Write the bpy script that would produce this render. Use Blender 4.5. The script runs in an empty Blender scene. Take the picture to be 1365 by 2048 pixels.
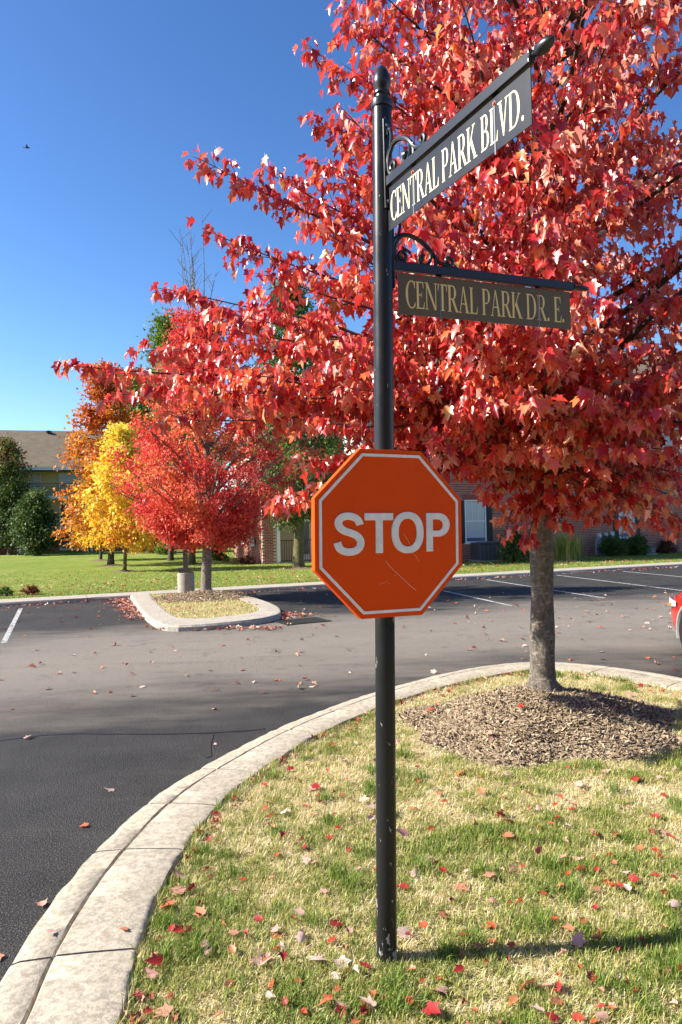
import bpy, bmesh, math, random
import numpy as np
from mathutils import Vector, Matrix
PI = math.pi
random.seed(7); rng = np.random.default_rng(11)
sc = bpy.context.scene
C = sc.collection

# ------------------------------------------------------------------ camera, world, sun, exposure
F, CX, CY = 1450.0, 682.5, 1024.0            # focal length and centre in photo pixels
CAMZ = 2.0
TH = math.atan(24 / F); ROLL = 0.024
_f = Vector((0, math.cos(TH), math.sin(TH)))
_r0 = Vector((1, 0, 0)); _u0 = Vector((0, -math.sin(TH), math.cos(TH)))
_r = _r0 * math.cos(ROLL) - _u0 * math.sin(ROLL)
_u = _u0 * math.cos(ROLL) + _r0 * math.sin(ROLL)
cd = bpy.data.cameras.new('camera'); cam = bpy.data.objects.new('camera', cd); C.objects.link(cam)
cam.matrix_world = Matrix(((_r.x, _u.x, -_f.x, 0), (_r.y, _u.y, -_f.y, 0), (_r.z, _u.z, -_f.z, CAMZ), (0, 0, 0, 1)))
cd.sensor_fit = 'VERTICAL'; cd.sensor_height = 36; cd.lens = F / 2048 * 36
cd.clip_start = 0.05; cd.clip_end = 2000
sc.camera = cam

SUN_EL = math.radians(35); TO_SUN_AZ = math.atan2(-.9985, -.055)
w = bpy.data.worlds.new('World'); sc.world = w; w.use_nodes = True
nt = w.node_tree
sky = nt.nodes.new('ShaderNodeTexSky'); sky.sky_type = 'NISHITA'; sky.sun_disc = False
sky.sun_elevation = SUN_EL; sky.sun_rotation = TO_SUN_AZ % (2 * PI)
sky.ozone_density = 2.8; sky.air_density = 1.0; sky.dust_density = 0.6; sky.altitude = 300
hs = nt.nodes.new('ShaderNodeHueSaturation'); hs.inputs['Saturation'].default_value = 1.12; hs.inputs['Hue'].default_value = .503
gm = nt.nodes.new('ShaderNodeGamma'); gm.inputs['Gamma'].default_value = 1.24
nt.links.new(sky.outputs[0], gm.inputs['Color']); nt.links.new(gm.outputs[0], hs.inputs['Color'])
nt.links.new(hs.outputs[0], nt.nodes['Background'].inputs[0])
nt.nodes['Background'].inputs[1].default_value = 0.062
sd = bpy.data.lights.new('sun', 'SUN'); sd.energy = 5.0; sd.angle = math.radians(.5); sd.color = (1, .93, .82)
sun = bpy.data.objects.new('sun', sd); C.objects.link(sun)
tosun = Vector((math.sin(TO_SUN_AZ) * math.cos(SUN_EL), math.cos(TO_SUN_AZ) * math.cos(SUN_EL), math.sin(SUN_EL)))
sun.rotation_euler = tosun.to_track_quat('Z', 'Y').to_euler()
sun.location = tosun * 60
vs = sc.view_settings; vs.view_transform = 'Standard'; vs.look = 'None'; vs.gamma = 1; vs.exposure = 1.36
vs.use_curve_mapping = False

# ------------------------------------------------------------------ helpers
def ray(px, py):
    return (_f + _r * ((px - CX) / F) + _u * ((CY - py) / F))
def gp(px, py, z=0.0):                       # point of the plane at height z seen at a photo pixel
    d = ray(px, py); t = (z - CAMZ) / d.z
    return Vector((d.x * t, d.y * t, z))
def dp(px, py, Y):                           # point at distance Y along a pixel's ray
    d = ray(px, py); t = Y / d.y
    return Vector((d.x * t, Y, CAMZ + d.z * t))

def mk(name, V, Fc, mat, parent=None, loc=None, smooth=False, attrs=None, kind=None):
    """mesh object from python / numpy data"""
    me = mesh(name, V, Fc, mat, smooth, attrs)
    return link(name, me, parent, loc, kind)
def mesh(name, V, Fc, mat, smooth=False, attrs=None):
    me = bpy.data.meshes.new(name)
    if isinstance(V, np.ndarray):
        n = len(V); me.vertices.add(n); me.vertices.foreach_set('co', V.astype(np.float32).ravel())
        k = Fc.shape[1]; m = len(Fc)
        me.loops.add(m * k); me.loops.foreach_set('vertex_index', Fc.astype(np.int32).ravel())
        me.polygons.add(m); me.polygons.foreach_set('loop_start', np.arange(0, m * k, k, dtype=np.int32))
        me.update(calc_edges=True)
    else:
        me.from_pydata([tuple(v) for v in V], [], Fc); me.update()
    if attrs:
        for an, av in attrs.items():
            a = me.attributes.new(an, 'FLOAT', 'POINT'); a.data.foreach_set('value', np.asarray(av, np.float32))
    if smooth: me.polygons.foreach_set('use_smooth', np.ones(len(me.polygons), bool))
    if mat: me.materials.append(mat)
    return me
def link(name, me, parent=None, loc=None, kind=None):
    o = bpy.data.objects.new(name, me); C.objects.link(o)
    if parent: o.parent = parent
    if loc is not None: o.location = loc
    if kind: o['kind'] = kind
    return o
def tag(o, label=None, cat=None, group=None, kind=None):
    if label: o['label'] = label
    if cat: o['category'] = cat
    if group: o['group'] = group
    if kind: o['kind'] = kind
    return o
def thing(name, label, cat, loc=(0, 0, 0), rz=0, group=None):
    o = bpy.data.objects.new(name, None); C.objects.link(o); o.location = loc; o.rotation_euler = (0, 0, rz)
    o.empty_display_size = .2
    return tag(o, label, cat, group)
def struct(o): o['kind'] = 'structure'; return o

class B:
    """collects simple solids into one mesh"""
    def __init__(s): s.V = []; s.F = []
    def add(s, V, Fc):
        k = len(s.V); s.V += [tuple(v) for v in V]; s.F += [tuple(i + k for i in f) for f in Fc]; return s
    def box(s, x0, x1, y0, y1, z0, z1, M=None):
        V = [Vector((x, y, z)) for z in (z0, z1) for y in (y0, y1) for x in (x0, x1)]
        if M: V = [M @ v for v in V]
        return s.add(V, [(0, 2, 3, 1), (4, 5, 7, 6), (0, 1, 5, 4), (2, 6, 7, 3), (0, 4, 6, 2), (1, 3, 7, 5)])
    def tube(s, pts, rad, n=8, cap=True):
        pts = [Vector(p) for p in pts]
        if not isinstance(rad, (list, tuple)): rad = [rad] * len(pts)
        k = len(s.V); up = Vector((0.13, 0.21, 1)).normalized(); ref = None
        for i, p in enumerate(pts):
            t = (pts[min(i + 1, len(pts) - 1)] - pts[max(i - 1, 0)])
            t = t.normalized() if t.length > 1e-9 else Vector((0, 0, 1))
            if ref is None:
                ref = t.cross(up)
                if ref.length < .1: ref = t.cross(Vector((1, 0, 0)))
            ref = (ref - t * ref.dot(t)).normalized(); b = t.cross(ref)
            for j in range(n):
                a = 2 * PI * j / n
                s.V.append(tuple(p + (ref * math.cos(a) + b * math.sin(a)) * rad[i]))
        for i in range(len(pts) - 1):
            for j in range(n):
                a = k + i * n + j; b2 = k + i * n + (j + 1) % n
                s.F.append((a, b2, b2 + n, a + n))
        if cap:
            s.F.append(tuple(k + j for j in reversed(range(n)))); s.F.append(tuple(k + (len(pts) - 1) * n + j for j in range(n)))
        return s
    def lathe(s, prof, n=24, o=(0, 0, 0), axis=None):
        """prof: (radius, height) list about +Z through o, or about axis"""
        k = len(s.V); o = Vector(o); q = Vector(axis).to_track_quat('Z', 'Y') if axis else None
        for r, h in prof:
            for j in range(n):
                v = Vector((r * math.cos(2 * PI * j / n), r * math.sin(2 * PI * j / n), h))
                if q: v = q @ v
                s.V.append(tuple(o + v))
        m = len(prof)
        for i in range(m - 1):
            for j in range(n):
                a = k + i * n + j; b2 = k + i * n + (j + 1) % n
                s.F.append((a, b2, b2 + n, a + n))
        s.F.append(tuple(k + j for j in reversed(range(n)))); s.F.append(tuple(k + (m - 1) * n + j for j in range(n)))
        return s
    def prism(s, poly, z0, z1, M=None):
        n = len(poly); V = [Vector((x, y, z0)) for x, y in poly] + [Vector((x, y, z1)) for x, y in poly]
        if M: V = [M @ v for v in V]
        return s.add(V, [tuple(reversed(range(n))), tuple(range(n, 2 * n))] + [(i, (i + 1) % n, (i + 1) % n + n, i + n) for i in range(n)])
    def build(s, name, mat, parent=None, loc=None, smooth=False, kind=None, bevel=0):
        me = mesh(name, s.V, s.F, mat, False)
        if smooth:
            bm = bmesh.new(); bm.from_mesh(me)
            for f in bm.faces: f.smooth = True
            for e in bm.edges:
                if len(e.link_faces) == 2 and e.calc_face_angle(0) > math.radians(40): e.smooth = False
            bm.to_mesh(me); bm.free()
        if bevel:
            bm = bmesh.new(); bm.from_mesh(me)
            bmesh.ops.bevel(bm, geom=[e for e in bm.edges if len(e.link_faces) == 2 and e.calc_face_angle(0) > .5], offset=bevel, segments=2, affect='EDGES', profile=.6)
            bm.to_mesh(me); bm.free()
        return link(name, me, parent, loc, kind)

def vnoise(x, y, seed=0):
    """smooth value noise in 0..1 (numpy)"""
    x = np.asarray(x, float); y = np.asarray(y, float)
    xi = np.floor(x).astype(np.int64); yi = np.floor(y).astype(np.int64); fx = x - xi; fy = y - yi
    fx = fx * fx * (3 - 2 * fx); fy = fy * fy * (3 - 2 * fy)
    def h(a, b):
        v = np.sin(a * 127.1 + b * 311.7 + seed * 74.7) * 43758.5453
        return v - np.floor(v)
    return (h(xi, yi) * (1 - fx) + h(xi + 1, yi) * fx) * (1 - fy) + (h(xi, yi + 1) * (1 - fx) + h(xi + 1, yi + 1) * fx) * fy
def inpoly(x, y, poly):
    ins = np.zeros(len(x), bool); n = len(poly)
    for i in range(n):
        x0, y0 = poly[i][:2]; x1, y1 = poly[(i + 1) % n][:2]
        if abs(y1 - y0) < 1e-9: continue
        c = ((y0 > y) != (y1 > y)) & (x < (x1 - x0) * (y - y0) / (y1 - y0) + x0); ins ^= c
    return ins
def resample(pts, n):
    pts = [Vector(p) for p in pts]; L = [0]
    for a, b in zip(pts, pts[1:]): L.append(L[-1] + (b - a).length)
    out = []
    for i in range(n):
        t = L[-1] * i / (n - 1); k = max(0, min(len(pts) - 2, int(np.searchsorted(L, t) - 1)))
        u = (t - L[k]) / max(1e-9, L[k + 1] - L[k]); out.append(pts[k].lerp(pts[k + 1], u))
    return out
def smoothpts(pts, it=2):
    for _ in range(it):
        out = [pts[0]]
        for a, b in zip(pts, pts[1:]): out += [a * .75 + b * .25, a * .25 + b * .75]
        pts = out + [pts[-1]]
    return pts

# ------------------------------------------------------------------ materials
class Mat:
    def __init__(s, name, col=(.5, .5, .5), rough=.6, spec=.5, metal=0):
        s.m = bpy.data.materials.new(name); s.m.use_nodes = True; s.t = s.m.node_tree; s.b = s.t.nodes['Principled BSDF']
        s.b.inputs['Base Color'].default_value = (*col, 1); s.b.inputs['Roughness'].default_value = rough
        s.b.inputs['Specular IOR Level'].default_value = spec; s.b.inputs['Metallic'].default_value = metal
        s.co = None
    def n(s, typ, **kw):
        x = s.t.nodes.new('ShaderNode' + typ)
        for k, v in kw.items():
            if k in x.inputs.keys() if isinstance(k, str) else False: x.inputs[k].default_value = v
            else: setattr(x, k, v)
        return x
    def l(s, a, b): s.t.links.new(a, b)
    def coord(s):
        if not s.co: s.co = s.n('TexCoord').outputs['Object']
        return s.co
    def noise(s, scale, detail=4, rough=.6, vec=None, stretch=None):
        x = s.n('TexNoise'); x.inputs['Scale'].default_value = scale; x.inputs['Detail'].default_value = detail; x.inputs['Roughness'].default_value = rough
        v = vec or s.coord()
        if stretch:
            mp = s.n('Mapping'); mp.inputs['Scale'].default_value = stretch[:3]
            if len(stretch) > 3: mp.inputs['Rotation'].default_value = (0, 0, stretch[3])
            s.l(v, mp.inputs[0]); v = mp.outputs[0]
        s.l(v, x.inputs['Vector']); return x.outputs['Fac']
    def ramp(s, fac, stops):
        x = s.n('ValToRGB'); e = x.color_ramp.elements
        while len(e) < len(stops): e.new(.5)
        for q, (p, c) in zip(e, stops): q.position = p; q.color = (*c, 1) if len(c) == 3 else c
        s.l(fac, x.inputs[0]); return x.outputs[0]
    def mix(s, fac, a, b, mode='MIX'):
        x = s.n('Mix'); x.data_type = 'RGBA'; x.blend_type = mode; x.clamp_factor = True
        for i, v in ((0, fac), (6, a), (7, b)):
            if hasattr(v, 'links'): s.l(v, x.inputs[i])
            else: x.inputs[i].default_value = v if i == 0 else ((*v, 1) if len(v) == 3 else v)
        return x.outputs[2]
    def math(s, op, a, b=None, c=None):
        x = s.n('Math'); x.operation = op
        for i, v in enumerate((a, b, c)):
            if v is None: continue
            if hasattr(v, 'links'): s.l(v, x.inputs[i])
            else: x.inputs[i].default_value = v
        return x.outputs[0]
    def bump(s, h, strength=.3, dist=.01):
        x = s.n('Bump'); x.inputs['Strength'].default_value = strength; x.inputs['Distance'].default_value = dist
        s.l(h, x.inputs['Height'])
        s.l(x.outputs[0], s.b.inputs['Normal'])
    def color(s, c): s.l(c, s.b.inputs['Base Color'])
    def attr(s, name): x = s.n('Attribute'); x.attribute_name = name; return x.outputs['Fac']

def leaf_mat(name, stops, back=(1.0, 1.0, 1.0), rough=.42, transl=.3, backmix=.35, spec=.5):
    m = Mat(name, rough=rough, spec=spec); t = m.attr('tint')
    c = m.ramp(m.math('ADD', t, m.math('MULTIPLY', m.math('SUBTRACT', m.noise(24, 3, .6), .5), .35)), stops)
    g = m.n('NewGeometry').outputs['Backfacing']
    c2 = m.mix(m.math('MULTIPLY', g, backmix), c, back)
    m.color(c2)
    tr = m.n('BsdfTranslucent'); c3 = m.mix(.55, c, (1, .75, .45), 'MULTIPLY') if 0 else c
    m.l(c3, tr.inputs['Color'])
    mx = m.n('MixShader'); mx.inputs[0].default_value = transl
    m.l(m.b.outputs[0], mx.inputs[1]); m.l(tr.outputs[0], mx.inputs[2])
    m.l(mx.outputs[0], m.t.nodes['Material Output'].inputs[0])
    return m.m

def M_black():
    m = Mat('black_paint', (.010, .011, .012), .36, .28); n = m.noise(9, 5); m.l(m.ramp(n, [(.3, (.26,) * 3), (.7, (.42,) * 3)]), m.b.inputs['Roughness'])
    n2 = m.noise(60, 3); m.bump(n2, .05, .002)
    sp = m.noise(140, 2); z = m.n('SeparateXYZ'); m.l(m.coord(), z.inputs[0])
    low = m.math('SUBTRACT', .72, m.math('MULTIPLY', m.math('SUBTRACT', 1.0, z.outputs['Z']), .0))
    hz = m.ramp(z.outputs['Z'], [(.0, (.12,) * 3), (.15, (.06,) * 3), (.6, (0,) * 3)])
    sc_ = m.noise(35, 5, .7, stretch=(1, 1, .35))
    f = m.ramp(m.math('ADD', sc_, hz), [(.655, (0,) * 3), (.675, (1,) * 3)])
    m.color(m.mix(f, (.012, .013, .014), (.35, .35, .33)))
    return m.m
BLACK = M_black()
IRON = Mat('wrought_iron', (.012, .012, .012), .3, .5).m
def M_orange():
    m = Mat('orange_sign_paint', (.74, .075, .005), .6, .12)
    n = m.noise(3.5, 5); n2 = m.noise(40, 3)
    c = m.mix(m.ramp(n, [(.35, (0,) * 3), (.7, (.5,) * 3)]), (.74, .068, .002), (.83, .088, .004))
    st = m.noise(16, 4, .6, stretch=(1, 1, .12))
    c = m.mix(m.ramp(st, [(.62, (0,) * 3), (.8, (.25,) * 3)]), c, (.8, .22, .12))
    m.color(c); m.bump(n2, .06, .001); return m.m
ORANGE = M_orange()
def M_white(name='sign_white', col=(.84, .82, .79)):
    m = Mat(name, col, .5, .3); n = m.noise(25, 5); m.color(m.ramp(n, [(.35, tuple(c * .86 for c in col)), (.65, col)])); return m.m
SWHITE = M_white()
WHITE = M_white('white_trim', (.78, .78, .77))
SCRATCH = Mat('scratch_mark', (.75, .45, .35), .7, .2).m
PLATE = Mat('navy_plate', (.011, .013, .020), .42, .22)
PLATE.l(PLATE.ramp(PLATE.noise(7, 4), [(.3, (.35,) * 3), (.7, (.5,) * 3)]), PLATE.b.inputs['Roughness']); PLATE = PLATE.m
PLATE_WARM = Mat('warm_reflection_plate', (.135, .105, .066), .42, .2).m  # lower copy of the plate paint, its brown reflection put into the colour
LETTER_SHADE = Mat('shade_tone_lettering', (.84, .64, .28), .6, .15).m  # same lettering as the upper sign, its tone in shade put into the colour
CREAM = Mat('cream_lettering', (.78, .71, .46), .6, .15).m
STRAP = Mat('steel_strap', (.16, .17, .19), .4, .5, .6).m
RUST = Mat('rusty_bolt', (.28, .09, .04), .7, .3).m
def M_concrete(name, col=(.48, .425, .325), k=1.0):
    m = Mat(name, col, .85, .25)
    a = m.noise(2.2, 6, .65); b = m.noise(28, 6, .7); c = m.noise(170, 2, .6)
    x = m.mix(m.ramp(a, [(.3, (0,) * 3), (.7, (1,) * 3)]), tuple(v * .82 for v in col), tuple(v * 1.08 for v in col))
    x = m.mix(m.ramp(b, [(.40, (.8,) * 3), (.58, (0,) * 3)]), x, tuple(v * .5 for v in col))
    d_ = m.noise(5.5, 7, .78); x = m.mix(m.ramp(d_, [(.50, (0,) * 3), (.75, (.45,) * 3)]), x, tuple(v * .55 for v in col))
    x = m.mix(m.ramp(c, [(.33, (.6,) * 3), (.45, (0,) * 3)]), x, (.16, .14, .11))
    m.color(x); h = m.math('ADD', m.math('MULTIPLY', b, .7), m.math('MULTIPLY', c, .5)); m.bump(h, .55 * k, .006); return m.m
CONC = M_concrete('kerb_concrete'); WALK = M_concrete('walk_concrete', (.45, .41, .34), .6)
PIER = M_concrete('pier_concrete', (.40, .37, .31), .8)
def M_asphalt():
    m = Mat('asphalt', (.05, .05, .05), .8, .22)
    sx = m.n('SeparateXYZ'); m.l(m.coord(), sx.inputs[0])
    s = m.math('SUBTRACT', m.math('SUBTRACT', sx.outputs['Y'], m.math('MULTIPLY', sx.outputs['X'], .30)), 12.5)
    wob = m.noise(.35, 5, .6); wob2 = m.noise(.9, 6, .7, stretch=(.35, 1.3, 1, -.3))
    s2 = m.math('ADD', s, m.math('MULTIPLY', m.math('SUBTRACT', wob2, .5), 5.0))
    s2 = m.math('ADD', s2, m.math('MULTIPLY', m.math('SUBTRACT', wob, .5), 3.0))
    band = m.math('SUBTRACT', 1.0, m.math('MULTIPLY', m.math('ABSOLUTE', s2), .23))
    band = m.ramp(band, [(.0, (0,) * 3), (.22, (.35,) * 3), (.55, (.85,) * 3), (1, (1,) * 3)])
    dark = m.ramp(m.noise(1.3, 6, .7), [(.35, (.022, .022, .022)), (.7, (.052, .050, .048))])
    c = m.mix(band, dark, (.30, .262, .215))
    st = m.noise(.8, 6, .75, stretch=(.25, 2.2, 1, -.3))
    c = m.mix(m.ramp(st, [(.55, (0,) * 3), (.75, (.5,) * 3)]), c, (.14, .13, .115))
    c = m.mix(m.ramp(m.noise(2.1, 6, .75), [(.56, (0,) * 3), (.70, (.55,) * 3)]), c, (.04, .038, .036))
    v = m.n('TexVoronoi'); v.inputs['Scale'].default_value = 130; m.l(m.coord(), v.inputs['Vector'])
    g = m.noise(95, 4, .75)
    c = m.mix(m.ramp(g, [(.40, (.8,) * 3), (.5, (0,) * 3)]), c, (.012, .012, .012))
    c = m.mix(m.ramp(g, [(.545, (0,) * 3), (.62, (.8,) * 3)]), c, (.20, .185, .165))
    m.color(c)
    h = m.math('ADD', m.math('MULTIPLY', v.outputs['Distance'], .6), g); m.bump(h, 1.0, .012)
    return m.m
ASPH = M_asphalt()
SEAL = Mat('tar_seal', (.016, .016, .017), .5, .4).m
def M_paint():
    m = Mat('road_paint', (.7, .7, .66), .7, .3); n = m.noise(9, 6, .75)
    m.color(m.ramp(n, [(.38, (.07, .07, .07)), (.55, (.42, .42, .40)), (.8, (.66, .66, .63))])); return m.m
PAINT = M_paint()
def M_soil():
    m = Mat('thatch', (.3, .24, .13), .95, .1)
    a = m.noise(1.5, 5, .6); b = m.noise(45, 6, .75, stretch=(1, .6, 1)); c = m.noise(9, 5, .7)
    x = m.ramp(b, [(.28, (.14, .10, .05)), (.48, (.42, .34, .18)), (.72, (.68, .57, .36))])
    x = m.mix(m.ramp(m.math('ADD', m.math('MULTIPLY', a, .6), m.math('MULTIPLY', c, .4)), [(.42, (0,) * 3), (.62, (.7,) * 3)]), x, (.12, .16, .04))
    m.color(x); m.bump(b, .9, .02); return m.m
THATCH = M_soil()
def M_lawn():
    m = Mat('far_lawn', (.1, .16, .03), .95, .1)
    a = m.noise(.25, 5, .6); b = m.noise(14, 6, .75); c = m.noise(1.7, 6, .7)
    x = m.ramp(m.math('ADD', m.math('MULTIPLY', a, .4), m.math('MULTIPLY', c, .6)), [(.34, (.12, .19, .025)), (.52, (.20, .25, .045)), (.68, (.38, .34, .11))])
    x = m.mix(m.ramp(b, [(.3, (.6,) * 3), (.55, (0,) * 3)]), x, (.05, .075, .014))
    m.color(x); m.bump(b, 1, .05); return m.m
LAWN = M_lawn()
def M_grass():
    m = Mat('grass_blades', rough=.55, spec=.25); t = m.attr('tint')
    c = m.ramp(t, [(0, (.09, .18, .022)), (.3, (.18, .27, .04)), (.5, (.38, .37, .09)), (.68, (.60, .50, .22)), (1, (.80, .69, .45))])
    m.color(c); tr = m.n('BsdfTranslucent'); m.l(c, tr.inputs['Color']); mx = m.n('MixShader'); mx.inputs[0].default_value = .3
    m.l(m.b.outputs[0], mx.inputs[1]); m.l(tr.outputs[0], mx.inputs[2]); m.l(mx.outputs[0], m.t.nodes['Material Output'].inputs[0]); return m.m
GRASS = M_grass()
def M_mulch(name='mulch_bed'):
    m = Mat(name, (.1, .06, .04), .95, .1); b = m.noise(50, 6, .75, stretch=(1, .4, 1)); 
    m.color(m.ramp(b, [(.3, (.07, .048, .034)), (.5, (.18, .13, .095)), (.75, (.34, .26, .19))])); m.bump(b, 1, .03); return m.m
MULCH = M_mulch()
def M_chip():
    m = Mat('mulch_chip', rough=.9, spec=.15); t = m.attr('tint')
    m.color(m.ramp(t, [(0, (.09, .064, .04)), (.5, (.25, .188, .122)), (.85, (.42, .335, .225)), (1, (.60, .50, .36))])); return m.m
CHIP = M_chip()
def M_bark(name, a, b, c, scale=14):
    m = Mat(name, a, .9, .2); n = m.noise(scale * 2.2, 7, .75, stretch=(1, 1, .5)); n2 = m.noise(6, 6, .7); n3 = m.noise(30, 4, .65, stretch=(.5, .5, 1.5))
    x = m.ramp(n, [(.3, a), (.52, b), (.75, c)])
    x = m.mix(m.ramp(n2, [(.5, (0,) * 3), (.68, (.55,) * 3)]), x, tuple(v * .42 for v in b))
    x = m.mix(m.ramp(n3, [(.57, (0,) * 3), (.63, (.75,) * 3)]), x, c)
    m.color(x); m.bump(n, 1.0, .05); return m.m
BARK = M_bark('grey_maple_bark', (.085, .070, .056), (.21, .178, .142), (.42, .38, .33))
DBARK = M_bark('dark_bark', (.035, .027, .02), (.085, .068, .05), (.15, .125, .095), 10)
OBARK = M_bark('olive_bark', (.06, .05, .02), (.14, .12, .055), (.22, .19, .10), 10)
TWIG = Mat('twig_bark', (.09, .065, .05), .8, .3).m

# ------------------------------------------------------------------ leaves
def leaf_template():
    half = [(.20, -.05), (.37, .08), (.30, .27), (.50, .61), (.235, .55), (.165, .73)]
    V = [(0, 0, 0), (0, .45, 0), (0, 1, 0)] + [(x, y, 0) for x, y in half] + [(-x, y, 0) for x, y in half]
    Fc = [(0, 3, 1), (3, 4, 1), (4, 5, 1), (5, 6, 7), (5, 7, 1), (7, 8, 1), (8, 2, 1)]
    L = []
    for a, b, c in Fc:
        m = lambda i: i + 6 if i >= 3 else i
        L.append((m(a), m(c), m(b)))
    V += [(.012, 0, 0), (-.012, 0, 0), (0, -.55, 0)]     # leaf stalk
    return np.array(V, float), np.array(Fc + L + [(15, 16, 17)], int)
LT, LF = leaf_template()
def leaf_verts(pos, tip, nrm, size, fold, curl, T):
    """arrays of leaves -> vertices (N*k,3)"""
    tip = tip / np.linalg.norm(tip, axis=1)[:, None]
    nrm = nrm - tip * (nrm * tip).sum(1)[:, None]; nrm /= np.maximum(1e-6, np.linalg.norm(nrm, axis=1))[:, None]
    side = np.cross(tip, nrm)
    x = T[None, :, 0] * (1 - .25 * np.abs(fold)[:, None]); y = T[None, :, 1] + 0 * x
    z = fold[:, None] * np.abs(T[None, :, 0]) - curl[:, None] * y * np.abs(y) 
    P = pos[:, None] + size[:, None, None] * (x[..., None] * side[:, None] + y[..., None] * tip[:, None] + z[..., None] * nrm[:, None])
    return P.reshape(-1, 3)
def leaves_data(pos, tip, nrm, size, tint, fold=None, curl=None, T=LT, Fc=LF):
    n = len(pos)
    fold = rng.uniform(.1, 1.15, n) if fold is None else fold
    curl = rng.uniform(-.15, .6, n) if curl is None else curl
    V = leaf_verts(pos, tip, nrm, size, fold, curl, T)
    Fa = (Fc[None] + (np.arange(n) * len(T))[:, None, None]).reshape(-1, 3)
    return V, Fa, np.repeat(tint, len(T))
# small leaf for far trees: a folded four-point lobe
ST = np.array([(0, 0, 0), (.5, .35, 0), (.22, .45, 0), (0, 1, 0), (-.22, .45, 0), (-.5, .35, 0)], float)
SF = np.array([(0, 1, 2), (0, 2, 3), (0, 3, 4), (0, 4, 5)], int)

RED = leaf_mat('red_maple_leaf', [(0, (.30, .006, .010)), (.30, (.56, .022, .022)), (.55, (.72, .075, .045)), (.74, (.80, .20, .05)), (.86, (.83, .34, .24)), (.95, (.85, .46, .30)), (1, (.70, .40, .07))],
               back=(.92, .52, .40), rough=.33, transl=.38, backmix=.55, spec=1.0)
FALL = leaf_mat('fallen_leaf', [(0, (.22, .008, .012)), (.35, (.36, .028, .022)), (.55, (.48, .10, .03)), (.72, (.42, .17, .08)), (.86, (.48, .29, .22)), (1, (.58, .43, .36))],
                back=(.75, .55, .48), rough=.5, transl=.15, backmix=.5)

# ------------------------------------------------------------------ SETTING: ground
ANG = math.radians(20.5)                       # the far kerb, walk and buildings run at about this angle
KL = gp(0, 1205, .12); KR = gp(1365, 1127.5, .12)
kd = (KR - KL); kd.z = 0; kd.normalize(); kn = Vector((-kd.y, kd.x, 0))
def kp(u, v, z=.12): p = KL + kd * u + kn * v; return Vector((p.x, p.y, z))

g = mk('asphalt', [(-60, -30, 0), (60, -30, 0), (60, 60, 0), (-60, 60, 0)], [(0, 1, 2, 3)], ASPH); struct(g)
earth = mk('ground', [(-900, -900, -.06), (900, -900, -.06), (900, 900, -.06), (-900, 900, -.06)], [(0, 1, 2, 3)], LAWN); struct(earth)
b = B(); nx, ny = 60, 40
for j in range(ny + 1):
    for i in range(nx + 1):
        p = kp(-70 + 200 * i / nx, .95 + 160 * (j / ny) ** 2, .10); 
        b.V.append((p.x, p.y, .105))
for j in range(ny):
    for i in range(nx):
        a = j * (nx + 1) + i; b.F.append((a, a + 1, a + nx + 2, a + nx + 1))
lawn = struct(b.build('lawn', LAWN))

# far kerb walk: segments, each its own piece
fk = thing('concrete_walk', None, None); del_keys = [fk.pop(k) for k in ('label', 'category') if k in fk]; struct(fk)
u = -40.0; seg = 0
while u < 60:
    L = 3.0 + .25 * math.sin(seg * 2.1); bb = B(); n = 6
    prof = [(-.02, -.05), (.0, .075), (.022, .112), (.06, .12), (.98, .122), (1.0, .09), (1.0, -.05)]
    m_ = len(prof)
    for i in range(n + 1):
        uu = u + .008 + (L - .016) * i / n
        for k, (v, z) in enumerate(prof):
            jit = .012 * (vnoise(uu * 2.3, k * 3.1, 3) - .5)
            p = kp(uu, v + jit, z + jit * .5 * (z > 0)); bb.V.append((p.x, p.y, p.z))
    for i in range(n):
        for k in range(m_ - 1):
            a = i * m_ + k; bb.F.append((a, a + m_, a + m_ + 1, a + 1))
    bb.F.append(tuple(range(m_))); bb.F.append(tuple(n * m_ + k for k in reversed(range(m_))))
    bb.build('kerb_segment', WALK, fk); u += L; seg += 1

# near kerb -------------------------------------------------------------------------------------
ZT = .125
OUT = [(0, 1953), (51, 1866), (103, 1794), (154, 1735), (220, 1666), (287, 1604), (359, 1550), (426, 1517), (533, 1461), (615, 1427), (700, 1395), (750, 1380), (846, 1353), (943, 1331), (1012, 1323), (1060, 1320), (1114, 1320.5), (1187, 1326), (1284, 1336), (1365, 1350)]
INN = [(243, 2048), (262, 1945), (277, 1892), (308, 1799), (359, 1707), (428, 1612), (513, 1543), (626, 1471), (700, 1437), (793, 1399), (900, 1368), (973, 1351), (1063, 1337), (1111, 1337), (1187, 1346), (1260, 1359), (1365, 1379)]
op = [gp(x, y, ZT) for x, y in OUT]; ip = [gp(x, y, ZT) for x, y in INN]
WK = .40
inner = [Vector((-.92, -4, ZT)), Vector((-1.0, -1, ZT)), Vector((-.98, 1.2, ZT))] + ip + [Vector((4.28, 7.75, ZT)), Vector((4.42, 6.9, ZT)), Vector((4.45, 5, ZT)), Vector((4.45, -4, ZT))]
inner = resample(smoothpts(inner, 2), 260)
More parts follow.
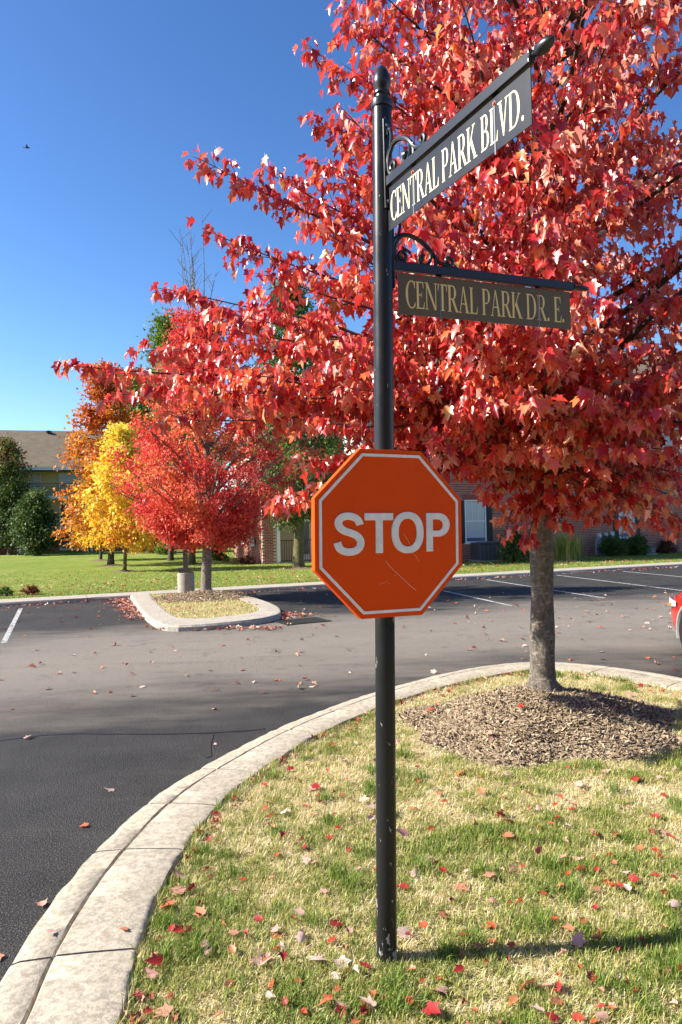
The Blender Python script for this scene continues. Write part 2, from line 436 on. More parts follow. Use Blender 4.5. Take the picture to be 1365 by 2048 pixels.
# offset the inner line outwards by a width measured between the two traced lines
def dist_to(p, line): return min((p - q).length for q in line)
opd = resample(op, 300)
outer = []
wid = []
for i, p in enumerate(inner):
    t = (inner[min(i + 1, 259)] - inner[max(i - 1, 0)]).normalized(); nrm = Vector((-t.y, t.x, 0))
    d = dist_to(p, opd); wid.append(d if (p.y > 2.9 and d < .7) else .0)
good = [x for x in wid if x > .2]; wm = sum(good) / len(good)
wid = [x if x > .2 else wm for x in wid]
for _ in range(30): wid = [wid[max(i - 1, 0)] * .25 + wid[i] * .5 + wid[min(i + 1, 259)] * .25 for i in range(260)]
for i, p in enumerate(inner):
    t = (inner[min(i + 1, 259)] - inner[max(i - 1, 0)]).normalized(); nrm = Vector((-t.y, t.x, 0))
    outer.append(p + nrm * wid[i])
ISLAND = [(p.x, p.y) for p in inner]
nk = thing('kerb', None, None); struct(nk)
cuts_px = [(277, 1892), (362, 1702), (428, 1612), (513, 1543), (640, 1465), (900, 1368), (1187, 1346), (1330, 1372)]
cut_i = [0] + [min(range(260), key=lambda k: (inner[k] - gp(x, y, ZT)).length) for x, y in cuts_px] + [230, 259]
tot = sum((inner[i + 1] - inner[i]).length for i in range(259))
for ci in range(len(cut_i) - 1):
    i0, i1 = cut_i[ci], cut_i[ci + 1]
    if i1 - i0 < 2: continue
    A = resample(inner[i0:i1 + 1], max(10, (i1 - i0) * 4)); O = resample(outer[i0:i1 + 1], len(A))
    L = sum((A[k + 1] - A[k]).length for k in range(len(A) - 1)); gap = .007 / L
    prof = [(1.03, -.05), (1.012, .075), (1.0, .098), (.93, .108), (.695, .117), (.682, .112), (.675, .096), (.662, .096), (.655, .113), (.642, .121), (.35, .126), (.05, .1255), (.012, .12), (0, .108), (-.01, -.02)]
    bb = B(); m_ = len(prof); n = len(A)
    for k in range(n):
        uq = gap + (1 - 2 * gap) * k / (n - 1); x = uq * (n - 1); q = min(n - 2, int(x)); fr = x - q
        a = A[q].lerp(A[q + 1], fr); o_ = O[q].lerp(O[q + 1], fr)
        dirv = (o_ - a); e = .0
        for pi_, (s, z) in enumerate(prof):
            jj = (float(vnoise(a.x * 9 + a.y * 7, pi_ * 1.7 + a.y * 5, 5)) - .5)
            edge = .004 if (k == 0 or k == n - 1) else 0
            jw = jj * (.014 if s > .9 or s < .06 else .006)
            p = a + dirv * s + dirv.normalized() * jw
            bb.V.append((p.x, p.y, z + (jj * .004 - edge if z > 0.05 else 0)))
    for k in range(n - 1):
        for j in range(m_ - 1):
            a = k * m_ + j; bb.F.append((a, a + 1, a + m_ + 1, a + m_))
    bb.F.append(tuple(reversed(range(m_)))); bb.F.append(tuple((n - 1) * m_ + j for j in range(m_)))
    bb.build('kerb_segment', CONC, nk, smooth=True)

# island soil sheet (grass base), gently uneven
def zsoil(x, y):
    return .075 + .02 * vnoise(np.asarray(x) * 1.1, np.asarray(y) * 1.1, 2) + .012 * vnoise(np.asarray(x) * 4, np.asarray(y) * 4, 4)
bmv = bmesh.new()
gx = np.arange(-1.3, 4.8, .08); gy = np.arange(-4.2, 10.2, .08)
X, Y = np.meshgrid(gx, gy); Z = zsoil(X, Y)
inside = inpoly((X).ravel(), (Y).ravel(), ISLAND).reshape(X.shape)
V = np.stack([X, Y, Z], -1).reshape(-1, 3); W_ = len(gx)
# cells: keep those that touch the inside, the kerb covers the ragged rim
keep = inside[:-1, :-1] | inside[1:, :-1] | inside[:-1, 1:] | inside[1:, 1:]
jj, ii = np.nonzero(keep); a = jj * W_ + ii
Fc = np.stack([a, a + 1, a + W_ + 1, a + W_], 1)
isl = struct(mk('island_ground', V, Fc, THATCH, smooth=True))

# mulch mound -----------------------------------------------------------------------------------
MC = Vector((1.84, 6.88)); 
TB = dp(1087, 1376, 7.02)
def zmound(x, y):
    x = np.asarray(x, float); y = np.asarray(y, float); y = MC.y + (y - MC.y) / 1.06; a = np.arctan2(y - MC.y, x - MC.x)
    R = 1.29 + .10 * np.sin(2 * a + .6) + .08 * np.sin(5 * a) + .05 * np.sin(9 * a + 1)
    r = np.hypot(x - MC.x, y - MC.y) / R
    h = np.where(r < 1, np.clip(.55 * (1 - r ** 1.7) + .45 * (np.cos(np.clip(r, 0, 1) * PI) * .5 + .5), 0, 1), 0)
    return .02 + (TB.z - .05) * h + .05 * (vnoise(x * 3, y * 3, 8) - .5) * np.clip(h * 4, 0, 1), r
b = B(); nr, na = 26, 64
for i in range(nr + 1):
    for j in range(na):
        a = 2 * PI * j / na; rr = (i / nr) * 1.6; x = MC.x + rr * math.cos(a); y = MC.y + rr * math.sin(a)
        z, r = zmound(x, y); b.V.append((x, y, float(z) + .03 if r < 1 else .03))
for i in range(nr):
    for j in range(na): b.F.append((i * na + j, i * na + (j + 1) % na, (i + 1) * na + (j + 1) % na, (i + 1) * na + j))
mound = b.build('mulch_mound', MULCH, smooth=True); struct(mound)
def chips(name, n, zf, cx, cy, R, size, parent, seed=1):
    r_ = np.random.default_rng(seed)
    qa = r_.uniform(0, 2 * PI, n * 2); qr = np.sqrt(r_.random(n * 2)) * R * 1.12; x = cx + qr * np.cos(qa); y = cy + qr * np.sin(qa)
    z, rr = zf(x, y); ok = rr < .96 + .13 * r_.random(len(rr)) ** 2; x, y, z = x[ok][:n], y[ok][:n], z[ok][:n]; n = len(x)
    L = size * r_.uniform(.4, 1.5, n); Wd = size * r_.uniform(.08, .24, n); H = Wd * .5
    az = r_.uniform(0, 2 * PI, n); el = r_.normal(.12, .42, n)
    d = np.stack([np.cos(az) * np.cos(el), np.sin(az) * np.cos(el), np.sin(el)], 1); s = np.stack([-np.sin(az), np.cos(az), 0 * az], 1); up = np.cross(d, s)
    T = np.array([(-.5, -.5, 0), (.5, -.3, 0), (.55, .4, 0), (-.45, .5, 0), (-.4, -.2, 1), (.4, -.1, 1), (.4, .2, 1), (-.4, .2, 1)])
    Q = np.array([(4, 5, 6, 7), (0, 1, 5, 4), (1, 2, 6, 5), (2, 3, 7, 6), (3, 0, 4, 7)])
    P = np.stack([x, y, z + .035], 1)
    V = (P[:, None] + T[None, :, 0:1] * (L[:, None, None] * d[:, None]) + T[None, :, 1:2] * (Wd[:, None, None] * s[:, None]) + T[None, :, 2:3] * (H[:, None, None] * up[:, None])).reshape(-1, 3)
    Fc = (Q[None] + (np.arange(n) * 8)[:, None, None]).reshape(-1, 4)
    return mk(name, V, Fc, CHIP, parent, kind='stuff', attrs={'tint': np.repeat(r_.beta(1.8, 2, n), 8)})
chips('mulch_chips', 22000, zmound, MC.x, MC.y, 1.5, .078, mound)

# grass of the island ---------------------------------------------------------------------------
def blades(name, x, y, zf, hmin, hmax, wid, tint, mat, flat, seed=0):
    n = len(x); r_ = np.random.default_rng(seed)
    h = r_.uniform(hmin, hmax, n); az = r_.uniform(0, 2 * PI, n); wv = wid * r_.uniform(.6, 1.3, n)
    lean = np.clip(r_.normal(.45, .35, n) + flat * r_.uniform(.3, 1.1, n), -.2, 1.5)
    dx, dy = np.cos(az), np.sin(az); sx, sy = -dy, dx
    z = zf(x, y)
    P0 = np.stack([x, y, z], 1); S = np.stack([sx, sy, 0 * sx], 1) * wv[:, None] * .5
    D1 = np.stack([dx * np.sin(lean), dy * np.sin(lean), np.cos(lean)], 1) * (h * .55)[:, None]
    l2 = np.clip(lean + r_.uniform(.1, .8, n), 0, 1.65)
    D2 = np.stack([dx * np.sin(l2), dy * np.sin(l2), np.cos(l2)], 1) * (h * .5)[:, None]
    V = np.stack([P0 - S, P0 + S, P0 + D1 + S * .75, P0 + D1 - S * .75, P0 + D1 + D2], 1).reshape(-1, 3)
    base = (np.arange(n) * 5)[:, None]
    Fc = np.concatenate([base + [[0, 1, 2]], base + [[0, 2, 3]], base + [[3, 2, 4]]])
    return mk(name, V, Fc, mat, kind='stuff', attrs={'tint': np.repeat(tint, 5)})
N = 900000
gxx = rng.uniform(-1.0, 4.6, N); v = rng.random(N); gyy = 2.3 * (10.0 / 2.3) ** v     # denser near the camera
ok = inpoly(gxx, gyy, ISLAND) & (gxx / gyy < .56) & (gxx / gyy > -.42)
_, mr = zmound(gxx, gyy); ok &= (mr > .93 + .10 * rng.random(N))
gxx, gyy = gxx[ok], gyy[ok]
dry = .35 * vnoise(gxx * 1.4, gyy * 1.4, 21) + .30 * vnoise(gxx * 4.5, gyy * 4.5, 22) + .35 * vnoise(gxx * 14, gyy * 14, 25)
dry = dry + .10 * np.clip((gyy - 3.2) / 3, 0, 1.6)
tint = np.clip(.56 + (dry - .5) * 1.35 + rng.normal(0, .27, len(gxx)), 0, 1)
dens = .45 + .75 * vnoise(gxx * 7, gyy * 7, 23) - .25 * (dry > .62)
ok = rng.random(len(gxx)) < dens; gxx, gyy, tint, dry = gxx[ok], gyy[ok], tint[ok], dry[ok]
lim = 420000
if len(gxx) > lim: gxx, gyy, tint = gxx[:lim], gyy[:lim], tint[:lim]
gr = blades('grass', gxx, gyy, zsoil, .018, .058, .0040, tint, GRASS, (tint > .6) * 1.0, 5)
tag(gr, kind='stuff')
# tufts of taller green grass
nt_ = 260; tx = rng.uniform(-.9, 4.4, nt_); ty = 2.4 * (9.5 / 2.4) ** rng.random(nt_)
ok = inpoly(tx, ty, ISLAND); _, mr = zmound(tx, ty); ok &= mr > 1.08; tx, ty = tx[ok], ty[ok]
k = 90; bx = np.repeat(tx, k) + rng.normal(0, .035, len(tx) * k); by = np.repeat(ty, k) + rng.normal(0, .035, len(tx) * k)
ok = inpoly(bx, by, ISLAND); bx, by = bx[ok], by[ok]
gt = blades('grass_tufts', bx, by, zsoil, .05, .11, .0042, np.clip(rng.normal(.2, .14, len(bx)), 0, 1), GRASS, np.zeros(len(bx)), 6)

# ragged fringe of grass spilling over the kerb edge
kx, ky = [], []
for k in range(9000):
    i = random.randrange(30, 235); p_ = inner[i].lerp(inner[i + 1], random.random()); t_ = (inner[i + 1] - inner[i - 1]).normalized()
    if vnoise(p_.x * 5, p_.y * 5, 71) < .42: continue
    o_ = random.gauss(-.018, .016); kx.append(p_.x - t_.y * o_); ky.append(p_.y + t_.x * o_)
ge = blades('grass_fringe', np.array(kx), np.array(ky), zsoil, .04, .095, .0042, np.clip(rng.normal(.48, .25, len(kx)), 0, 1), GRASS, np.zeros(len(kx)), 15)
# far lawn: sparse blades near the walk for texture
n = 60000; uu = rng.uniform(-6, 26, n); vv = 1.02 + 14 * rng.random(n) ** 2.2
P = np.array([[KL.x + kd.x * a + kn.x * c, KL.y + kd.y * a + kn.y * c] for a, c in zip(uu, vv)])
fg = blades('lawn_grass', P[:, 0], P[:, 1], lambda x, y: 0 * x + .10, .03, .09, .012, np.clip(rng.normal(.32, .18, n), 0, 1), GRASS, np.zeros(n), 8)
# ------------------------------------------------------------------ BUILDINGS
BA = math.radians(17.0)
def M_brick(name, a, b_, m_):
    m = Mat(name, a, .85, .2); oi = m.n('ObjectInfo').outputs['Random']; t = m.attr('tint'); n = m.noise(30, 4)
    f = m.math('FRACT', m.math('ADD', t, oi)); c = m.mix(f, a, b_); c = m.mix(m.ramp(n, [(.45, (0,) * 3), (.8, (.4,) * 3)]), c, m_)
    m.color(c); m.bump(n, .3, .01); return m.m
BRICK = M_brick('red_brick', (.22, .05, .036), (.36, .115, .078), (.42, .24, .19))
MORTAR = Mat('mortar', (.50, .44, .38), .9, .2).m
SIDING = Mat('grey_siding', (.46, .46, .44), .6, .3).m
BSIDING = Mat('beige_siding', (.50, .45, .33), .6, .3).m
YSIDING = Mat('tan_siding', (.60, .52, .27), .6, .3).m
BLACKW = Mat('black_shutter', (.012, .012, .014), .5, .4).m
def M_glass():
    m = Mat('window_glass', (.10, .12, .15), .06, .9); z = m.n('SeparateXYZ'); m.l(m.coord(), z.inputs[0])
    return m.m
GLASS = M_glass()
BLIND = Mat('white_blind', (.62, .62, .62), .7, .2).m
def M_roof():
    m = Mat('brown_shingle', (.2, .16, .12), .9, .2); br = m.n('TexBrick'); br.inputs['Scale'].default_value = 1.0
    br.inputs['Brick Width'].default_value = .5; br.inputs['Row Height'].default_value = .22; br.inputs['Mortar Size'].default_value = .015
    br.inputs['Color1'].default_value = (.20, .155, .105, 1); br.inputs['Color2'].default_value = (.145, .112, .078, 1); br.inputs['Mortar'].default_value = (.06, .05, .04, 1)
    m.l(m.coord(), br.inputs['Vector']); n = m.noise(1.2, 5); m.color(m.mix(m.ramp(n, [(.4, (0,) * 3), (.7, (.5,) * 3)]), br.outputs[0], (.12, .10, .075))); return m.m
ROOF = M_roof()
RAIL = Mat('dark_railing', (.02, .02, .02), .45, .4).m

def wall_bricks(parent, u0, u1, z0, z1, holes, single, M=None, v=0.0):
    """running-bond bricks on the wall plane; those inside the rect list `single` become objects, the rest one joined part"""
    bw, bh, gap = .23, .082, .017; per = []; rest_V = []; rest_F = []; tv = []
    key = bpy.data.meshes.new('brick'); vs_ = [(x, y, z) for z in (0, bh - gap) for y in (-.004, .018) for x in (0, bw - gap)]
    fs = [(0, 1, 5, 4), (0, 4, 6, 2), (1, 3, 7, 5), (4, 5, 7, 6), (0, 2, 3, 1)]
    protos = []
    for q in range(6):
        me = mesh('brick', vs_, fs, BRICK, attrs={'tint': [q / 6 + .02] * 8}); protos.append(me)
    bpy.data.meshes.remove(key); cnt = 0
    for r in range(int((z1 - z0) / bh)):
        z = z0 + r * bh; off = (bw / 2) * (r % 2)
        for c in range(int((u1 - u0) / bw)):
            u = u0 + c * bw + off
            if u + bw > u1: continue
            if any(h[0] - .01 < u + bw and u < h[1] + .01 and h[2] - .005 < z + bh and z < h[3] + .005 for h in holes): continue
            jy = random.uniform(-.003, .002)
            pt = Vector((u, v + jy, z))
            if cnt < single[1] and single[0][0] < u < single[0][1] and single[0][2] < z < single[0][3]:
                o = link('brick', random.choice(protos), parent, pt if not M else M @ pt)
                if M: o.rotation_euler = M.to_euler()
                cnt += 1
            else:
                k = len(rest_V)
                rest_V += [tuple((M @ (pt + Vector(q))) if M else (pt + Vector(q))) for q in vs_]; rest_F += [tuple(i + k for i in f) for f in fs]; tv += [random.random()] * 8
    if rest_V: mk('brick_courses', rest_V, rest_F, BRICK, parent, kind='stuff', attrs={'tint': tv})

def window(parent, u0, u1, z0, z1, v=0.0, rows=2, cols=2, shutters=(1, 1), blind=True, fm=None, M=None, grid_top=True, shw=.30):
    fm = fm or WHITE; wv = .055; b = B()
    b.box(u0, u1, v - .045, v + .03, z1 - wv, z1, M); b.box(u0, u1, v - .045, v + .03, z0, z0 + wv, M)
    b.box(u0, u0 + wv, v - .043, v + .03, z0 + wv, z1 - wv, M); b.box(u1 - wv, u1, v - .043, v + .03, z0 + wv, z1 - wv, M)
    fr = b.build('window', fm, parent)
    zm = (z0 + z1) / 2; s = B(); s.box(u0 + wv, u1 - wv, v - .035, v + .02, zm - .03, zm + .03, M)
    s.build('sash_rail', fm, fr)
    B().box(u0 + wv, u1 - wv, v + .0, v + .012, z0 + wv, z1 - wv, M).build('pane', GLASS, fr)
    if blind:
        q = B(); zz = z1 - wv - .03
        while zz > z0 + (z1 - z0) * (.12 if blind == 1 else .5):
            q.box(u0 + wv + .02, u1 - wv - .02, v - .006, v - .002, zz - .03, zz, M); zz -= .042
        q.build('blind', BLIND, fr)
    if grid_top:
        m = B(); 
        for c in range(1, cols + 1):
            uu = u0 + wv + (u1 - u0 - 2 * wv) * c / (cols + 1); m.box(uu - .011, uu + .011, v - .022, v - .008, zm + .03, z1 - wv, M)
        for r in range(1, rows):
            zz = zm + .03 + (z1 - wv - zm - .03) * r / rows; m.box(u0 + wv, u1 - wv, v - .021, v - .007, zz - .011, zz + .011, M)
        m.build('muntin', fm, fr)
    B().box(u0 - .05, u1 + .05, v - .08, v + .02, z0 - .07, z0 - .002, M).build('sill', fm, fr)
    for sd_, on in zip((-1, 1), shutters):
        if on:
            a = u0 - .03 - shw if sd_ < 0 else u1 + .03; q = B(); q.box(a, a + shw, v - .035, v - .012, z0, z1, M)
            zz = z0 + .06
            while zz < z1 - .08: q.box(a + .04, a + shw - .04, v - .048, v - .03, zz, zz + .03, M); zz += .06
            q.build('shutter', BLACKW, parent)
def railing(name, parent, u0, u1, v, z0, z1, step=.12):
    q = B(); q.box(u0, u1, v - .02, v + .02, z1 - .04, z1); q.box(u0, u1, v - .015, v + .015, z0 + .05, z0 + .08); r = q.build(name, RAIL, parent)
    u = u0 + step / 2; me = None
    while u < u1:
        if me is None: o = B().box(-.01, .01, -.01, .01, z0 + .08, z1 - .04).build('baluster', RAIL, r, (u, v, 0)); me = o.data
        else: link('baluster', me, r, (u, v, 0))
        u += step
    return r

# -- right-hand brick building
BO = gp(930, 1122, .11)
bd = Vector((math.cos(BA), math.sin(BA), 0)); bn = Vector((-bd.y, bd.x, 0))
def wu(px, py, v=0.0):                      # (u, z) on the facade plane (set back by v) seen at a pixel
    d = ray(px, py); o = Vector((0, 0, CAMZ)) - BO - bn * v; t = -(o.dot(bn)) / d.dot(bn); p = o + d * t; return p.dot(bd), p.z + BO.z - BO.z + CAMZ * 0 + .0 if 0 else (Vector((0, 0, CAMZ)) + d * t).z - BO.z
bb_ = thing('brick_apartment_building', 'red brick apartment building with grey siding upper storeys behind the parking lot', 'building', BO, BA)
U0 = wu(742, 1130)[0]; U1 = 34; ZB = wu(1300, 918)[1]
B().box(U0, U1, .004, 11, -.2, ZB).build('wall', MORTAR, bb_)
w1 = (*[wu(929, 1001)[0], wu(971, 1001)[0]], wu(950, 1085)[1], wu(950, 1000)[1])
w2 = (wu(1236, 994)[0], wu(1267, 994)[0], w1[2], w1[3])
wins = [w1, w2] + [(w2[0] + k * 6.5, w2[1] + k * 6.5, w1[2], w1[3]) for k in (1, 2)]
wall_bricks(bb_, U0, 16.5, -.1, ZB, wins, ((-.3, 3.4, .05, 3.0), 300))
for k, q in enumerate(wins): window(bb_, q[0], q[1], q[2], q[3], 0, shutters=(1, 1))
for k, q in enumerate(wins[:2]):
    L = B(); 
    for i in range(10): L.box(q[0] - .12 + i * (q[1] - q[0] + .24) / 10, q[0] - .12 + (i + .88) * (q[1] - q[0] + .24) / 10, -.012, .014, q[3] + .02, q[3] + .25)
    L.build('brick_lintel', BRICK, bb_)
B().box(U0 - .05, U1, -.05, 11, ZB, ZB + .12).build('band_course', WHITE, bb_)
ZW = ZB + .12; ZR = 8.9
B().box(U0, U1, .03, 10.9, ZW, ZR).build('upper_wall', SIDING, bb_)
z = ZW; i = 0
while z < ZR - .1:
    q = B(); q.add([(U0, -.0, z), (U1, -.0, z), (U1, .028, z + .2), (U0, .028, z + .2), (U0, .03, z), (U1, .03, z)], [(0, 1, 2, 3), (0, 4, 5, 1)]); q.build('siding_board', SIDING, bb_); z += .2
for zz in (ZW + .55, ZW + 3.2):
    for uq in (w1[0], wu(800, 900)[0], w2[0] - 3.2, w2[0], w2[0] + 6.5):
        if zz + 1.5 < ZR: window(bb_, uq, uq + 1.0, zz, zz + 1.55, -.02)
rf = B(); rf.add([(U0 - .5, -.6, ZR - .1), (U1 + .5, -.6, ZR - .1), (U1 + .5, 5.5, ZR + 3), (U0 - .5, 5.5, ZR + 3), (U0 - .5, 11.6, ZR - .1), (U1 + .5, 11.6, ZR - .1),
                  (U0 - .5, -.6, ZR - .3), (U1 + .5, -.6, ZR - .3), (U0 - .5, 11.6, ZR - .3), (U1 + .5, 11.6, ZR - .3)],
                 [(0, 1, 2, 3), (3, 2, 5, 4), (0, 6, 7, 1), (4, 5, 9, 8), (6, 8, 9, 7), (0, 3, 4, 8, 6), (1, 7, 9, 5, 2)])
rf.build('roof', ROOF, bb_)
METAL = Mat('grey_meter_metal', (.38, .38, .37), .5, .5, .2).m
for px, py in ((1196, 1074), (1209, 1073), (1222, 1071)):
    u_, z_ = wu(px, py); mm = B().box(u_ - .11, u_ + .11, -.16, -.01, z_ - .2, z_ + .2).build('meter_box', METAL, bb_)
    B().lathe([(.08, 0), (.08, .06), (.05, .09)], 12, (u_, -.16, z_ + .05), (0, -1, 0)).build('meter_dial', WHITE, mm)
u_, z_ = wu(1199, 1092); B().box(u_ - .25, u_ + .25, -.14, -.01, z_ - .45, z_ + .3).build('service_panel', METAL, bb_)

# -- brick wing with the patio, set back at the left
WO = gp(526, 1128, .11)
wg = thing('brick_building_wing', 'set back brick wing with beige siding and a railed patio behind the green tree', 'building', WO, BA)
LW = (BO + bd * (U0) - WO).dot(bd)
B().box(.004, .75, .004, 9, -.2, 6.3).build('wall', MORTAR, wg)
B().box(.012, 9, 9, 9.2, -.2, 6.3).build('back_wall', BSIDING, wg)
wall_bricks(wg, 0, .75, -.1, 3.2, [], ((0, 0, 0, 0), 0))
ML = Matrix.Rotation(-PI / 2, 4, 'Z')                    # left end face: local u runs back to front
wall_bricks(wg, -9.0, 0.0, -.1, 3.2, [(-3.0, -2.1, .9, 2.3), (-6.2, -5.3, .9, 2.3)], ((0, 0, 0, 0), 0), M=ML)
for a in (-3.0, -6.2): window(wg, a, a + .9, .9, 2.3, 0, M=ML, shutters=(1, 1), shw=.28)
B().box(.74, .9, -.03, .14, 0, 6.3).build('corner_trim', WHITE, wg)
vR = 1.5
for k in range(32):
    z = .05 + k * .2; B().add([(.75, vR, z), (LW + .4, vR, z), (LW + .4, vR + .028, z + .2), (.75, vR + .028, z + .2), (.75, vR + .03, z), (LW + .4, vR + .03, z)], [(0, 1, 2, 3), (0, 4, 5, 1)]).build('siding_board', BSIDING, wg)
B().box(.75, LW + .4, vR + .03, 8.9, 0, 6.3).build('patio_wall', BSIDING, wg)
B().box(.75, LW + .3, -.1, vR, -.2, .05).build('patio_slab', WALK, wg)
B().box(.75, LW + .3, -.1, vR, 2.75, 3.0).build('balcony_slab', WHITE, wg)
railing('patio_railing', wg, .92, 3.55, -.04, .05, 1.15)
railing('balcony_railing', wg, .92, LW, -.04, 3.0, 4.1)
B().box(3.56, 3.95, -.05, .35, 0, 6.3).build('pier', MORTAR, wg)
wall_bricks(wg, 3.555, 3.955, 0, 2.75, [], ((0, 0, 0, 0), 0), v=-.052)
railing('patio_railing', wg, 3.97, LW, -.04, .05, 1.15)
dr = B().box(2.0, 2.95, vR - .04, vR - .005, .05, 2.2).build('door', WHITE, wg)
B().box(2.15, 2.8, vR - .05, vR - .041, .35, 2.05).build('pane', GLASS, dr)
window(wg, 4.6, 5.7, 1.0, 2.4, vR - .03, shutters=(0, 0))
rf = B(); q = .5; rf.add([(-q, -.6, 6.2), (LW + 1, -.6, 6.2), (LW + 1, 4.5, 8.6), (-q, 4.5, 8.6), (-q, 9.7, 6.2), (LW + 1, 9.7, 6.2), (-q, -.6, 6.0), (LW + 1, -.6, 6.0), (-q, 9.7, 6.0), (LW + 1, 9.7, 6.0)],
    [(0, 1, 2, 3), (3, 2, 5, 4), (0, 6, 7, 1), (4, 5, 9, 8), (6, 8, 9, 7), (0, 3, 4, 8, 6), (1, 7, 9, 5, 2)]); rf.build('roof', ROOF, wg)

# -- far apartment building at the left
FO = gp(35, 1107, .11)
fb = thing('far_apartment_building', 'far tan apartment block with brown shingle roof and dark balcony behind the orange tree', 'building', FO, BA)
Yf = FO.y; ppm = F / Yf
ZE = 2 + (1064 - 936) / ppm; ZRi = 2 + (1064 - 862) / ppm * 1.09
FU0, FU1 = -22, 17.5
def bx_(name, mat, *a, parent=fb): return B().box(*a).build(name, mat, parent)
bx_('wall', YSIDING, FU0, FU1, 1.2, 12, 0, ZE)
bx_('brick_base', BRICK, FU0, FU1, 1.14, 1.3, 0, 2.2)
rf = B(); rf.add([(FU0 - .6, -.9, ZE - .1), (FU1 + .6, -.9, ZE - .1), (FU1 + .6, 6.5, ZRi), (FU0 - .6, 6.5, ZRi), (FU0 - .6, 13, ZE - .1), (FU1 + .6, 13, ZE - .1), (FU0 - .6, -.9, ZE - .35), (FU1 + .6, -.9, ZE - .35), (FU0 - .6, 13, ZE - .35), (FU1 + .6, 13, ZE - .35)],
                 [(0, 1, 2, 3), (3, 2, 5, 4), (6, 8, 9, 7), (0, 3, 4, 8, 6), (1, 7, 9, 5, 2)])
R_ = rf.build('roof', ROOF, fb)
bx_('gutter', WHITE, FU0 - .6, FU1 + .6, -1.05, -.9, ZE - .38, ZE - .12)
for uu in (-5.5, 6.0, 2.2): B().lathe([(.2, -.5), (.2, -.1), (.28, -.1), (.28, .0), (.05, .05)], 10, (uu, 5.9, ZRi - .1)).build('roof_vent', BLACKW, R_)
H1 = ZE - 2.6
for zf in (H1, H1 - 2.7):
    for (a, b2) in ((.3, 6.2), (9.0, 15.5), (-12, -6)):
        bx_('balcony_slab', WHITE, a, b2, -.4, 1.2, zf - .25, zf)
        railing('balcony_railing', fb, a + .05, b2 - .05, -.35, zf, zf + 1.1, .16)
for zf in (H1, H1 - 2.7, .15):
    for a in (-3.6, -1.3, -15, 7.1, 16.0): window(fb, a, a + 1.2, zf + .8, zf + 2.2, 1.17, shutters=(0, 0), grid_top=False)
    for a in (3.4, 12, -9.6):
        d_ = bx_('door', WHITE, a, a + 1.9, 1.12, 1.21, zf, zf + 2.15); bx_('pane', GLASS, a + .12, a + .9, 1.1, 1.119, zf + .12, zf + 2.03, parent=d_); bx_('pane', GLASS, a + 1.0, a + 1.78, 1.1, 1.119, zf + .12, zf + 2.03, parent=d_)
    for a in (1.0, 10): window(fb, a, a + .9, zf + .8, zf + 2.1, 1.17, shutters=(0, 0), grid_top=False)
for a in (.25, 6.15, 9.0, 15.4, -12, -6.05): bx_('balcony_post', WHITE, a - .09, a + .09, -.42, -.25, 0, ZE - .35)

# -- air conditioners and small things at the brick wall
ACM = Mat('ac_cabinet', (.07, .07, .075), .5, .4).m; ACL = Mat('ac_grille', (.17, .17, .17), .5, .4).m
def ac(px0, px1, pyb, label):
    v = -1.0; u0 = wu(px0, pyb, v)[0]; u1 = wu(px1, pyb, v)[0]; s = u1 - u0; zz = s * .80; loc = BO + bd * ((u0 + u1) / 2) + bn * (v + s / 2)
    t = thing('air_conditioner', label, 'air conditioner', loc, BA, 'air conditioners along the brick wall')
    h = s / 2
    B().box(-h + .03, h - .03, -h + .03, h - .03, .05, zz - .03).build('cabinet', ACM, t)
    B().box(-h, h, -h, h, zz - .06, zz).build('top_panel', ACM, t)
    B().box(-h - .06, h + .06, -h - .06, h + .06, -.05, .05).build('concrete_pad', WALK, t)
    me = None
    for k in range(9):
        z = .10 + k * (zz - .2) / 9
        for nm, args in (('louver', (-h + .0, h, -h + .0, -h + .03)),):
            if me is None: o = B().box(args[0], args[1], args[2], args[3], 0, .025).build(nm, ACL, t, (0, 0, z)); me = o.data
            else: link(nm, me, t, (0, 0, z))
    for k in range(6):
        B().box(-h + k * s / 5 * .96, -h + k * s / 5 * .96 + .02, -h - .006, -h + .01, .06, zz - .07).build('guard_bar', ACL, t)
    B().lathe([(h * .75, 0), (h * .75, .03), (h * .2, .05)], 18, (0, 0, zz)).build('fan_guard', ACL, t)
ac(961, 1003, 1124, 'square dark air conditioner under the white window nearest the stop sign')
ac(1294, 1312, 1106, 'dark air conditioner beside the clipped shrub farther along the brick wall')

# ------------------------------------------------------------------ ROAD MARKINGS, DRAIN, SEAL
pk = thing('road_markings', None, None); [pk.pop(k) for k in ('label', 'category') if k in pk]; struct(pk)
def stripe(a, b2, wd=.10):
    d = (b2 - a).normalized(); s = Vector((-d.y, d.x, 0)) * wd / 2; n = 10; bb = B()
    for i in range(n + 1): p = a.lerp(b2, i / n); bb.V += [tuple(p + s), tuple(p - s)]
    bb.F = [(2 * i, 2 * i + 1, 2 * i + 3, 2 * i + 2) for i in range(n)]
    bb.build('parking_line', PAINT, pk)
for (x0, y0, x1, y1) in ((42, 1217, 8, 1285), (885, 1181, 1022, 1211), (972, 1159, 1209, 1196), (1114, 1150, 1365, 1181), (1246, 1142.5, 1390, 1156), (790, 1195, 860, 1215)):
    stripe(gp(x0, y0, .004), gp(x1, y1, .004))
sl = smoothpts([gp(x, y, .004) for x, y in ((-200, 1510), (0, 1481), (75, 1471), (150, 1466), (250, 1468), (380, 1467), (470, 1463), (530, 1458))], 2)
bb = B()
for i, p in enumerate(sl):
    wv = .018 + .012 * math.sin(i * 1.7); bb.V += [(p.x, p.y + wv, p.z), (p.x, p.y - wv, p.z)]
bb.F = [(2 * i, 2 * i + 1, 2 * i + 3, 2 * i + 2) for i in range(len(sl) - 1)]
struct(bb.build('crack_seal', SEAL))
pts = [gp(x, y, .0045) for x, y in ((402, 1470), (428, 1468), (422, 1490), (424, 1512), (412, 1516), (398, 1500), (404, 1485))]
